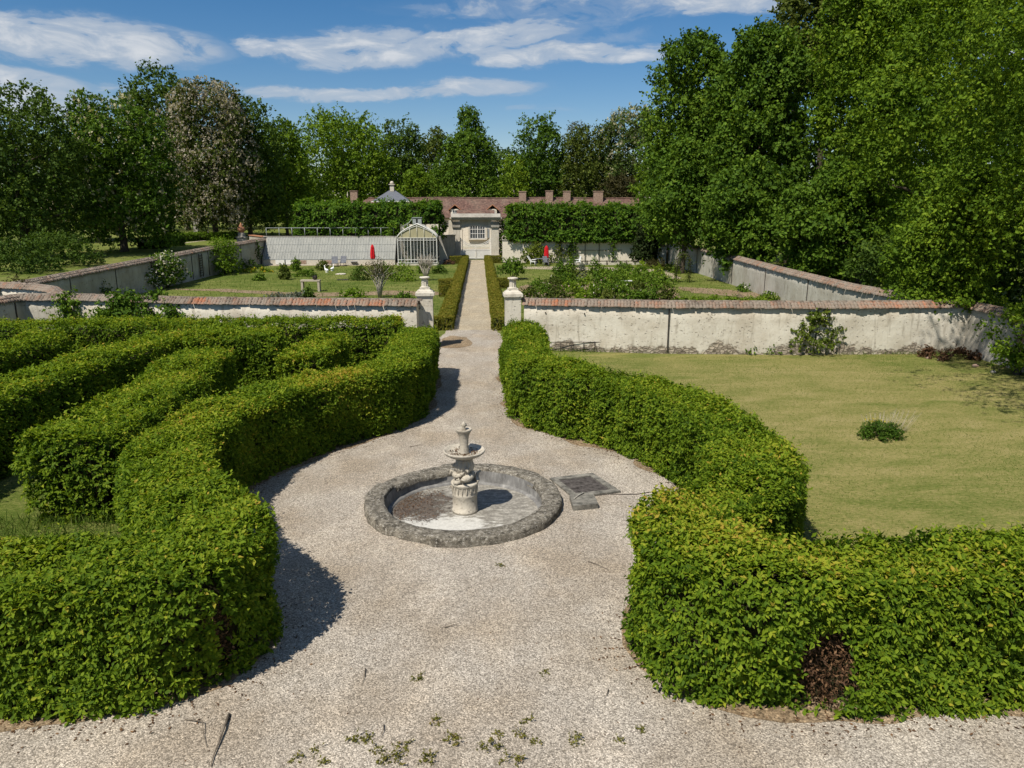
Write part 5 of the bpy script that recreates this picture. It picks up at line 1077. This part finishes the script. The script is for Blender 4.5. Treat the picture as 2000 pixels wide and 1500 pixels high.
for k, (px, py, wp, hp, mt, lb) in enumerate([(704, 547, 44, 26, 'tree_dark', 'dark clipped-looking shrub left of the bare-stemmed shrub'), (752, 546, 56, 34, 'tree_mid', 'wide mid-green shrub behind the bare stems'), (788, 549, 50, 38, 'tree_bright', 'fresh green leafy shrub right of the bare stems'),
        (858, 534, 34, 16, 'tree_dark', 'small dark shrub on the lawn right of the twiggy bush'), (545, 588, 60, 12, 'grey_leaf', 'low grey-green lavender patch behind the left wall'), (582, 590, 60, 17, 'grey_leaf', 'grey lavender bush beside the round dark shrub'), (603, 590, 28, 26, 'tree_dark', 'round dark shrub just behind the left wall'),
        (692, 590, 74, 26, 'tree_bright', 'leafy green peony clump behind the orange tiles'), (790, 590, 44, 15, 'tree_mid', 'low dark plant behind the wall near the left pillar'), (556, 546, 22, 28, 'tree_olive', 'thin olive bush left of the stone table'), (579, 530, 20, 24, 'tree_mid', 'small round green bush near the greenhouse glass'),
        (632, 528, 30, 18, 'tree_olive', 'brownish low bush in front of the grey loungers'), (600, 540, 46, 14, 'tree_mid', 'low green perennial patch left of the white ornaments'), (507, 548, 18, 10, 'tree_mid', 'tiny green plant on the left lawn'), (826, 534, 26, 20, 'tree_mid', 'green shrub under the arched greenhouse')]):
    S('garden_shrub', lb, 'shrub', px, py, wp, hp, mt, 130 + k, 650, .12, group=LB, ncl=12)
S('flower_patch', 'patch of low plants with yellow flowers on the left lawn', 'flowers', 502, 532, 66, 10, 'tree_bright', 150, 700, .1, ncl=14, flowers='yellow', nf=140, fs=.10, sy=.5)
S('flower_patch', 'low leafy patch with yellow specks near the left wall foot', 'flowers', 560, 527, 40, 9, 'tree_bright', 151, 500, .1, ncl=12, flowers='yellow', nf=50, fs=.10, sy=.5)
# stone table with a pot
t = thing('stone_table', 'long plain stone table on two legs on the left lawn', 'table', (*G(608, 569), 0))
mb = MB(); mb.box((0, 0, .80), (1.42, .55, .10)); mb.build('tabletop', M['wood_pale'], t)
for s in (-.6, .6): mb = MB(); mb.box((s, 0, .37), (.15, .48, .76)); mb.build('leg', M['wood_pale'], t)
x, y = G(608, 569); mb = MB(); mb.lathe([(.10, 0), (.16, .08), (.19, .2), (.16, .3), (.12, .33)], 12, (x + .32, y, .85)); po = mb.build('dark_pot', M['iron_dark']); tag(po, 'dark pot with a spiky plant standing on the stone table', 'pot')
shr = shrub('pot_plant', None, None, (0, 0, 0), .2, .2, 'tree_dark', .10, 90, 152, ncl=5); shr.parent = po; shr.location = (x + .32, y, 1.12)
# white ornaments
for k, (px, py) in enumerate(((638.5, 532), (649, 529))):
    x, y = G(px, py); mb = MB(); mb.tube([(-.22, 0, .22), (-.05, 0, .20), (.14, 0, .26), (.22, 0, .42), (.22, 0, .58), (.27, 0, .62), (.35, 0, .60)], [.03, .14, .13, .06, .045, .06, .02], 10); mb.box((0, 0, .05), (.22, .16, .10))
    o = mb.build('goose_ornament', M['white_plastic']); o.location = (x, y, 0); o.rotation_euler = (0, 0, [2.6, 1.0][k]); tag(o, ['white bird-shaped garden ornament nearer the stone table', 'white bird-shaped garden ornament nearer the greenhouse'][k], 'ornament', 'white bird ornaments')
x, y = G(666, 536); mb = MB(); mb.lathe([(.5, 0), (.52, .05), (.45, .09)], 12, (x, y, 0), wob=.15, seed=3); tag(mb.build('flat_stone', M['stone']), 'flat pale stone in the grass near the loungers', 'stone')
x, y = G(670, 547); mb = MB(); mb.box((x, y, .02), (1.0, .5, .07)); tag(mb.build('grate_cover', M['iron_dark']), 'dark flat cover in the grass below the loungers', 'cover')
# loungers
for k, (px, py, rz) in enumerate(((654, 520, .1), (670, 519, -.05), (690, 517, .35))):
    x, y = G(px, py); t = thing('sun_lounger', ['grey reclining garden chair, leftmost under the glass', 'grey reclining garden chair, between two others under the glass', 'grey reclining garden chair nearest the red parasol'][k], 'lounger', (x, y, 0), rz, 'grey loungers under the glass')
    mb = MB(); mb.extrude([(-.9, .34), (.15, .30), (.15, .35), (-.9, .39)], 'x', -.32, .32); mb.build('seat', M['grey_fabric'], t)
    mb = MB(); mb.extrude([(.15, .30), (.55, 1.0), (.50, 1.03), (.10, .34)], 'x', -.32, .32); mb.build('backrest', M['grey_fabric'], t)
    for sx_, sy_ in ((-.29, -.8), (.29, -.8), (-.29, .1), (.29, .1)): mb = MB(); mb.box((sx_, sy_, .16), (.04, .04, .33)); mb.build('leg', M['iron_dark'], t)
# parasols
def parasol(px, py, d, label):
    x, y, zt_ = W(px, py, d); t = thing('closed_parasol', label, 'parasol', (x, y, 0), 0, 'closed red parasols')
    mb = MB(); mb.lathe([(.26, 0), (.26, .06), (.05, .10), (.04, .3)], 14); mb.build('base', M['iron_dark'], t)
    mb = MB(); mb.tube([(0, 0, .05), (0, 0, zt_ - .1)], .025, 8); mb.build('pole', M['wood_pale'], t)
    n_ = 16; pr = [(.20, .75), (.245, .82), (.255, 1.1), (.235, 1.5), (.20, 1.9), (.17, zt_ - .42), (.20, zt_ - .34), (.10, zt_ - .12), (.02, zt_)]
    mb = MB(); mb.lathe([(r_ * 1.05, z_) for r_, z_ in pr], n_, flute=1, fl=.22, cap=False, smooth=False); mb.build('canopy', M['red_fabric'], t)
parasol(727, 477, 81.0, 'closed red parasol in front of the whitewashed greenhouse glass')
parasol(1067.5, 479, 82.0, 'closed red parasol before the cream wall right of the gateway')
# table and chairs by the right parasol
x, y = G(1058, 518); t = thing('garden_table', 'dark garden table beside the right red parasol', 'table', (x, y, 0))
mb = MB(); mb.box((0, 0, .72), (1.5, .8, .05)); mb.build('tabletop', M['grey_fabric'], t)
for sx_, sy_ in ((-.68, -.33), (.68, -.33), (-.68, .33), (.68, .33)): mb = MB(); mb.box((sx_, sy_, .35), (.05, .05, .7)); mb.build('leg', M['iron_dark'], t)
def chair(px, py, rz, label, mat, rec=.25, group=None):
    x, y = G(px, py); t = thing('garden_chair', label, 'chair', (x, y, 0), rz, group)
    mb = MB(); mb.box((0, 0, .44), (.52, .5, .05)); mb.build('seat', M[mat], t)
    mb = MB(); mb.extrude([(.22, .44), (.22 + rec, 1.05), (.26 + rec, 1.05), (.27, .44)], 'x', -.25, .25); mb.build('backrest', M[mat], t)
    for sx_, sy_ in ((-.24, -.22), (.24, -.22), (-.24, .24), (.24, .24)): mb = MB(); mb.tube([(sx_, sy_, .44), (sx_ * 1.1, sy_ * 1.15, 0)], .025, 5); mb.build('leg', M[mat], t)
    for sx_ in (-.27, .27): mb = MB(); mb.box((sx_, .02, .65), (.05, .5, .04)); mb.build('armrest', M[mat], t)
chair(1042, 519, 1.2, 'white reclining chair left of the dark garden table', 'white_plastic', .45)
chair(1128, 519, -1.4, 'white chair standing alone near the low rail', 'white_plastic', .08)
chair(1066, 520, .2, 'dark garden chair in front of the right red parasol', 'grey_fabric')
# right half plants
S('small_tree', 'small round-headed tree just above the right pillar top', 'tree', 1001, 546, 62, 42, 'tree_mid', 170, 1500, .13, ncl=22, zb=.6, stems=5, csize=.36)
S('wall_bush', 'yellow-green bush against the cream wall left of the red parasol', 'bush', 1046, 515, 60, 40, 'lime_leaf', 171, 1500, .16, ncl=20, sy=.5)
S('wall_climber', 'grey-green thin climber right of the red parasol', 'climber', 1090, 514, 44, 42, 'tree_olive', 172, 420, .14, ncl=16, sy=.3, zb=.2, tone=.2)
S('wall_climber', 'taller dark climber on the cream wall under the lime hedge', 'climber', 1116, 514, 26, 52, 'tree_mid', 173, 500, .14, ncl=16, sy=.3)
S('wall_climber', 'thin climber hanging on the cream wall between trellis posts', 'climber', 1196, 514, 14, 44, 'tree_mid', 174, 200, .14, ncl=14, sy=.3)
S('clipped_bush', 'dense rounded dark bush, left one of a pair behind the right beds', 'bush', 1094, 553, 36, 44, 'tree_mid', 175, 1700, .10, ncl=18, csize=.6, tone=-.06)
S('clipped_bush', 'dense rounded dark bush, right one of a pair behind the right beds', 'bush', 1114, 550, 30, 42, 'tree_mid', 176, 1400, .10, ncl=18, csize=.6, tone=-.02)
S('garden_shrub', 'silvery upright shrub right of the pair of dark bushes', 'shrub', 1137, 550, 20, 38, 'grey_leaf', 177, 420, .11, ncl=12)
S('garden_shrub', 'upright green shrub in front of the low rail', 'shrub', 1162, 540, 30, 34, 'tree_mid', 178, 600, .12, ncl=14)
S('yew_bush', 'big dark evergreen bush in the far right corner against the wall', 'bush', 1262, 516, 62, 84, 'yew', 179, 3600, .20, ncl=34, csize=.36, sy=.6)
S('ivy_column', 'narrow column of ivy on the right gate pier', 'ivy', 981, 507, 15, 78, 'tree_dark', 180, 1300, .15, ncl=30, sy=.8, csize=1.1, tone=.12)
RB = 'rose bushes in the dense right bed'
rg = np.random.default_rng(181); k = 0
for px, py in [(1035, 588), (1062, 584), (1088, 588), (1050, 572), (1080, 570), (1112, 578), (1138, 588), (1106, 562), (1140, 572), (1165, 582), (1190, 590), (1168, 566), (1196, 576), (1222, 586), (1250, 590), (1216, 570), (1245, 578), (1275, 586), (1302, 588)]:
    S('rose_bush', 'flowering rose bush in the dense bed behind the right lawn wall', 'bush', px, py, rg.uniform(38, 56), rg.uniform(20, 34), rg.choice(['tree_mid', 'tree_bright', 'tree_mid', 'tree_olive']), 182 + k, 620, .11, group=RB, ncl=12, flowers=str(rg.choice(['rose', 'petal'])), nf=7, fs=.10); k += 1
PB = 'leafy perennials in the round central bed'
for px, py in [(1182, 552), (1206, 548), (1232, 545), (1256, 547), (1280, 553), (1298, 562), (1194, 560), (1220, 558), (1246, 560), (1270, 566), (1180, 540), (1214, 536)]:
    S('perennial_clump', 'leafy green perennial clump in the round bed of the right garden', 'plant', px, py, rg.uniform(36, 52), rg.uniform(18, 27), 'tree_mid', 210 + k, 560, .12, group=PB, ncl=12, tone=.1); k += 1
LP_ = 'low plants along the back of the right lawn wall'
for px, py in [(1330, 590), (1362, 590), (1395, 591), (1428, 591), (1462, 592), (1492, 592)]:
    S('low_plant', 'low green edging plant just behind the right lawn wall', 'plant', px, py, rg.uniform(36, 46), rg.uniform(8, 15), 'tree_bright', 240 + k, 420, .09, group=LP_, ncl=10); k += 1
FB = 'plants in the far right border'
for px, py, mt in [(1252, 528, 'tree_bright'), (1272, 524, 'russet'), (1290, 524, 'russet'), (1306, 530, 'tree_bright'), (1230, 530, 'tree_mid'), (1284, 536, 'tree_bright'), (1318, 534, 'tree_mid')]:
    S('border_plant', 'leafy plant in the far border below the dark evergreen bush', 'plant', px, py, rg.uniform(24, 34), rg.uniform(12, 20), mt, 260 + k, 300, .12, group=FB, ncl=9, tone=.15); k += 1
S('wall_foot_plant', 'white iris clump at the foot of the right garden wall', 'plant', 1452, 570, 26, 14, 'tree_mid', 290, 260, .12, ncl=8, flowers='petal', nf=16, fs=.14)
S('wall_foot_plant', 'tall grass clump where the right garden wall meets the lawn path', 'plant', 1500, 588, 40, 12, 'grass_leaf', 291, 300, .16, ncl=9)
t = thing('rose_arch', 'rusty metal arch overgrown with a thin climbing rose in the right garden', 'arch', (*G(1334, 552), 0))
mb = MB()
for s in (-.55, .55): mb.tube([(s, 0, 0), (s, 0, 1.9), (s * .7, 0, 2.25), (0, 0, 2.4)], .03, 6); mb.tube([(s, .5, 0), (s, .5, 1.9), (s * .7, .5, 2.25), (0, .5, 2.4)], .03, 6)
for z in (.5, 1., 1.5, 1.9): 
    for s in (-.55, .55): mb.tube([(s, 0, z), (s, .5, z)], .02, 5)
mb.build('frame', M['iron_dark'], t)
rr = np.random.default_rng(5); n = 900; s = np.where(rr.random(n) < .5, -.55, .55); z = rr.random(n) * 2.4; P = np.c_[np.where(z > 1.8, s * (2.45 - z) / .65, s) + rr.normal(size=n) * .16, rr.uniform(0, .5, n) + rr.normal(size=n) * .12, z]
v, f, ti = leaf_arrays(P, rr.normal(size=(n, 3)), rr.normal(size=(n, 3)) + [0, -.3, .5], np.full(n, .12), np.full(n, .07), np.clip(rr.normal(size=n) * .2 + .45, 0, 1)); np_mesh('climbing_foliage', v, f, M['tree_olive'], t, ti)
x, y = G(1292, 516); mb = MB(); mb.box((x, y, .95), (.95, .10, 1.9)); mb.box((x, y - .06, .95), (.06, .04, 1.8), 0); mb.box((x, y - .06, 1.0), (.85, .04, .06))
tag(mb.build('metal_door', M['iron_grey']), 'pale grey metal door panel leaning at the far right corner wall', 'door')
x, y = G(1443, 590); mb = MB()
for k in range(5): a = k * math.pi / 5; mb.tube([(x + .32 * math.cos(a) * math.cos(q), y + .32 * math.sin(a) * math.cos(q), .5 * abs(math.sin(q)) + .0) for q in np.linspace(0, math.pi, 9)], .012, 4)
tag(mb.build('wire_cloche', M['iron_dark']), 'small round wire cloche on the grass behind the lawn wall', 'cloche')
x, y = G(1008 + 14, 577); mb = MB(); mb.box((x + .3, y, .22), (1.1, .35, .06)); mb.box((x - .1, y, .1), (.1, .3, .22)); mb.box((x + .7, y, .1), (.1, .3, .22)); tag(mb.build('low_bench', M['bark']), 'low dark bench beside the right pillar', 'bench')
x, y = G(1222, 568); mb = MB(); mb.box((x, y, .75), (.9, .12, .06)); mb.box((x, y, .36), (.06, .06, .74)); tag(mb.build('plant_sign', M['white_plastic']), 'small blank white board on a stake in the rose bed', 'board')

# ------------------------------------------------------------------ park hedges beyond the left wall
PH = 'clipped hedges in the park beyond the left wall'
def park_hedge(label, a, b, d0, d1, zt_px, w_, seed, mat='linden', name='park_hedge', h_=None):
    pa, pb = W(a, 450, d0), W(b, 450, d1); ga = float(gz(pa[0], pa[1])); zt2 = W((a + b) / 2, zt_px, (d0 + d1) / 2)[2]
    hedge(name, label, 'hedge', [pa[:2], ((pa[0] + pb[0]) / 2, (pa[1] + pb[1]) / 2), pb[:2]], w_, max(.7, zt2 - ga) + .1, .22, 2.0, M[mat], seed, PH, r=.15, lump=.1, z0=ga - .1, sprig=.2, tip=0, square=True)
park_hedge('long bright clipped park hedge beside the pale path beyond the left wall', 330, 462, 104, 112, 456, .9, 401, 'tree_bright')
park_hedge('dark square-cut hedge block beside the park path', 272, 318, 90, 90, 466, 1.0, 402, 'tree_dark')
park_hedge('smaller clipped hedge block between the park path and the dark block', 328, 352, 95, 95, 462, .9, 403, 'tree_mid')
park_hedge('far straight park hedge at the left under the trees', 55, 130, 88, 90, 458, .9, 404, 'tree_mid')
x, y, z = W(120, 500, 66); shrub('rounded_shrub', 'wide rounded dark shrub just beyond the left garden wall', 'shrub', (x, y, float(gz(x, y))), 3.6, 3.0, 'tree_dark', .2, 5200, 405, ncl=34, csize=.42, tone=.0)
x, y, z = W(25, 500, 60); shrub('rounded_shrub', 'dark bushes at the left edge beyond the garden wall', 'shrub', (x, y, float(gz(x, y))), 3.4, 2.6, 'tree_dark', .2, 4200, 406, ncl=30, csize=.42)
x, y, z = W(-30, 470, 70); shrub('rounded_shrub', 'tall dark bush at the left margin under the first tree', 'shrub', (x, y, float(gz(x, y))), 3.6, 5.0, 'tree_dark', .24, 3600, 407, ncl=30, csize=.42)
x, y, z = W(383, 440, 132); mb = MB(); mb.box((0, 0, 1.0), (.7, .7, 2.0)); mb.lathe([(.22, 2.0), (.32, 2.4), (.25, 2.9), (.12, 3.3), (.2, 3.6), (.05, 3.9)], 10); o = mb.build('park_statue', M['grey_stone']); o.location = (x, y, float(gz(x, y))); tag(o, 'pale stone figure on a plinth in the shade of the park trees', 'statue')

# ------------------------------------------------------------------ trees
def T(label, px, ptop, d, wpx, pbot, shape, mat, n, seed, leaf=.36, name='tree', group=None, **kw):
    x, y, zt_ = W(px, ptop, d); zg = float(gz(x, y)); zb2 = max(.4, W(px, pbot, d)[2] - zg)
    return tree(name, label, (x, y, zg), zt_ - zg, wpx / 2 * d / F, zb2, shape, mat, leaf, n, seed, group=group, **kw)
PT = 'trees of the park beyond the left wall'
T('dark tree cut by the left edge of the picture', 5, 165, 74, 250, 465, 'tall', 'tree_dark', 36000, 501, .30, group=PT, trunk=.45, tone=.05)
T('horse chestnut with cream flower candles, its trunk visible on the lawn beyond the left wall', 208, 192, 84, 225, 472, 'tall', 'tree_mid', 40000, 502, .34, 'chestnut_tree', PT, trunk=.38, blossom='candle', nb=620, bsize=.34, tone=-.06)
T('tallest dark tree of the left group, standing behind the two chestnuts', 296, 126, 118, 150, 440, 'column', 'tree_dark', 24000, 503, .44, group=PT, trunk=.4, tone=.08)
T('chestnut covered in faded pinkish-white blossom', 395, 162, 112, 180, 442, 'tall', 'tree_olive', 34000, 504, .34, 'chestnut_tree', PT, trunk=.4, blossom='pink_petal', nb=6500, bsize=.27)
T('dark dome-shaped tree right of the pinkish chestnut', 468, 192, 118, 155, 440, 'tall', 'tree_dark', 26000, 505, .42, group=PT, trunk=.35, tone=.06)
T('light green slender tree between the dark dome and the broad bright tree', 546, 232, 128, 110, 445, 'column', 'tree_bright', 16000, 506, .46, group=PT, trunk=.25, tone=-.05)
T('gap-filling dark tree low between the far left trees', 105, 255, 104, 190, 460, 'tall', 'tree_olive', 20000, 507, .4, group=PT, trunk=.3)
T('dark tree at the far left behind the first one', -60, 210, 100, 260, 465, 'tall', 'tree_olive', 18000, 508, .42, group=PT, trunk=.3)
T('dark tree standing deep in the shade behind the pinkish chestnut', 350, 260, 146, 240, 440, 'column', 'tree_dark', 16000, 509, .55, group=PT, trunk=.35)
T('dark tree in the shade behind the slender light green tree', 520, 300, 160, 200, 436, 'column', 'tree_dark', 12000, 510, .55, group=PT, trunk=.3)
BT = 'trees behind the long outbuilding'
T('broad bright green tree behind the left lime hedge', 664, 224, 142, 225, 420, 'tall', 'tree_bright', 38000, 511, .46, group=BT, trunk=.5)
T('dark open-crowned oak right of the broad bright tree', 783, 238, 150, 100, 420, 'tall', 'tree_dark', 14000, 512, .46, group=BT, trunk=.35, tone=.06, rough=.45)
T('pale bluish tree behind the dark oak', 848, 254, 172, 116, 420, 'column', 'tree_olive', 14000, 513, .55, group=BT, trunk=.3, tone=.1)
T('tall pyramid-shaped green tree above the gateway', 912, 218, 146, 185, 420, 'cone', 'tree_mid', 36000, 514, .44, group=BT, trunk=.45, tone=.05, csize=.28)
T('small bright tree low in front of the pyramid tree', 815, 325, 134, 80, 420, 'round', 'tree_bright', 9000, 515, .40, group=BT, trunk=.2)
T('yellowish birch with a thin white trunk right of the pyramid tree', 1003, 308, 140, 70, 420, 'tall', 'tree_bright', 6200, 516, .36, 'birch_tree', BT, trunk=.16, bark='pale_bark', tone=.18)
T('dark distant tree filling the gap behind the birch', 985, 296, 176, 130, 420, 'tall', 'tree_dark', 12000, 517, .6, group=BT, trunk=.3)
T('round dark green tree right of the birch', 1052, 228, 146, 125, 420, 'tall', 'tree_mid', 24000, 518, .44, group=BT, trunk=.4, tone=-.08)
T('olive green rounded tree left of the pale chestnut', 1145, 246, 142, 112, 420, 'tall', 'tree_olive', 19000, 519, .42, group=BT, trunk=.35, tone=.12)
T('pale chestnut in full cream blossom beside the big right trees', 1236, 214, 140, 145, 420, 'tall', 'tree_pale', 26000, 520, .42, 'chestnut_tree', BT, trunk=.4, blossom='candle', nb=1100, bsize=.42, tone=-.12)
T('nearly bare greyish tree top between two green trees', 1128, 236, 160, 66, 300, 'round', 'grey_leaf', 1600, 521, .34, group=BT, trunk=.3, bark='pale_bark')
T('dark reddish-brown yew at the right end of the long roof', 1216, 340, 134, 110, 420, 'dome', 'russet', 11000, 522, .36, 'yew_tree', BT, trunk=.3)
T('green bush-like tree behind the right end of the long roof', 1282, 296, 120, 80, 420, 'tall', 'tree_bright', 8000, 523, .36, group=BT, trunk=.2)
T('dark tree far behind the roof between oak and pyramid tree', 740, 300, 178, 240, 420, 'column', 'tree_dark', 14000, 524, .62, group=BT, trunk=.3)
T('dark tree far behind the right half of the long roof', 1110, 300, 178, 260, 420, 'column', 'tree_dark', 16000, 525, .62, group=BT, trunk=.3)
RT = 'big trees along the right garden wall'
T('tall feathery tree at the left end of the right-hand trees', 1362, 68, 78, 185, 440, 'column', 'tree_mid', 60000, 531, .33, group=RT, trunk=.42, tone=.05, ncl=105, csize=.27, flat=.9)
T('dense maple, second of the right-hand trees', 1500, 50, 68, 190, 470, 'column', 'tree_mid', 64000, 532, .34, group=RT, trunk=.45, tone=.0, ncl=100, csize=.27, flat=.95)
T('very tall tree rising out of the picture behind the maples', 1640, -120, 74, 240, 200, 'round', 'tree_olive', 50000, 533, .36, group=RT, trunk=.5, tone=.12, ncl=110, csize=.24, flat=.8)
T('sunlit bright tree rising out of the picture, third from the feathery one', 1745, -130, 56, 250, 330, 'tall', 'tree_bright', 80000, 534, .26, group=RT, trunk=.5, ncl=110, csize=.25, flat=.9, tone=.02)
T('large tree with fine bright foliage behind the nearest ones at the right edge', 1945, -230, 46, 380, 500, 'column', 'tree_bright', 110000, 535, .22, group=RT, trunk=.5, ncl=120, csize=.24, flat=.85, tone=-.03)
tree('tree', 'tree overhanging the corner of the lawn wall, its crown high above the grass', (22.6, 27.6, 0), 20, 6.0, 4.4, 'tall', 'tree_bright', .135, 150000, 545, ncl=110, csize=.25, flat=.8, trunk=.35, group=RT, lean=(-.9, -.4))
tree('tree', 'tree at the right picture edge nearest the viewer, shading the lawn corner', (21.6, 17.4, 0), 20, 8.6, 4.4, 'column', 'tree_bright', .105, 190000, 546, ncl=120, csize=.24, flat=.8, trunk=.35, group=RT, lean=(-3.4, .3))
T('dark undergrowth bush in the shade behind the right end of the lawn wall', 1960, 400, 36, 300, 640, 'round', 'tree_dark', 16000, 547, .22, 'tree', RT, trunk=.15)
T('dark bush in the shade behind the corner of the lawn wall', 1790, 450, 44, 220, 600, 'round', 'tree_dark', 14000, 548, .24, 'tree', RT, trunk=.15)
T('low spreading maple in front of the feathery tree, over the garden wall', 1345, 270, 70, 150, 480, 'round', 'tree_mid', 26000, 536, .32, group=RT, trunk=.25, ncl=60, csize=.32, tone=.05)
T('low dense maple bulging over the middle of the right garden wall', 1470, 310, 60, 180, 525, 'round', 'tree_mid', 42000, 537, .29, group=RT, trunk=.28, ncl=64, csize=.32, tone=.0)
T('low maple with layered branches, left of the nearest tree', 1630, 320, 51, 200, 560, 'round', 'tree_mid', 56000, 538, .25, group=RT, trunk=.28, ncl=70, csize=.30, flat=.8, tone=.03)
T('bright low branches of a young ash over the corner of the lawn wall', 1862, 330, 31.5, 220, 632, 'tall', 'tree_bright', 60000, 539, .15, group=RT, trunk=.22, ncl=80, csize=.26, flat=.7, tone=.0)
T('young ash branches hanging over the shaded wall at the right edge', 2010, 585, 25.3, 180, 712, 'round', 'tree_bright', 12000, 540, .12, group=RT, trunk=.12, ncl=34, csize=.28, flat=.6, tone=.05)
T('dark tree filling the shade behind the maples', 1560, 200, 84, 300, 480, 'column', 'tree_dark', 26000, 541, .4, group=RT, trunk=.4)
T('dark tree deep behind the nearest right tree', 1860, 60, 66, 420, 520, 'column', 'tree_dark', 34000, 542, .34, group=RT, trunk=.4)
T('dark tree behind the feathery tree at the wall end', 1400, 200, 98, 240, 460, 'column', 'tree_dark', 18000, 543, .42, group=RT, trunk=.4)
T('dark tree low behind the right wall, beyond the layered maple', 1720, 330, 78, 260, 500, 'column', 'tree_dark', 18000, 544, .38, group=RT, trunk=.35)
# distant wood closing the view
def woodland():
    rg = np.random.default_rng(600); parts = []
    for k in range(150):
        a = rg.uniform(-62, 50); d = rg.uniform(196, 235); x = math.tan(math.radians(a)) * d; h = rg.uniform(6, 15)
        parts.append(puff_leaves(rg, np.array([x, d, float(gz(x, d)) + h * .5]), h * .62, 300, 1.15, 1.0, .35, .3))
    v, f, ti = leaf_arrays(*[np.concatenate(x) for x in zip(*parts)]); tag(np_mesh('woodland', v, f, M['tree_dark'], None, ti), 'dark distant wood closing the view behind the park', 'wood', None, 'stuff')
woodland()
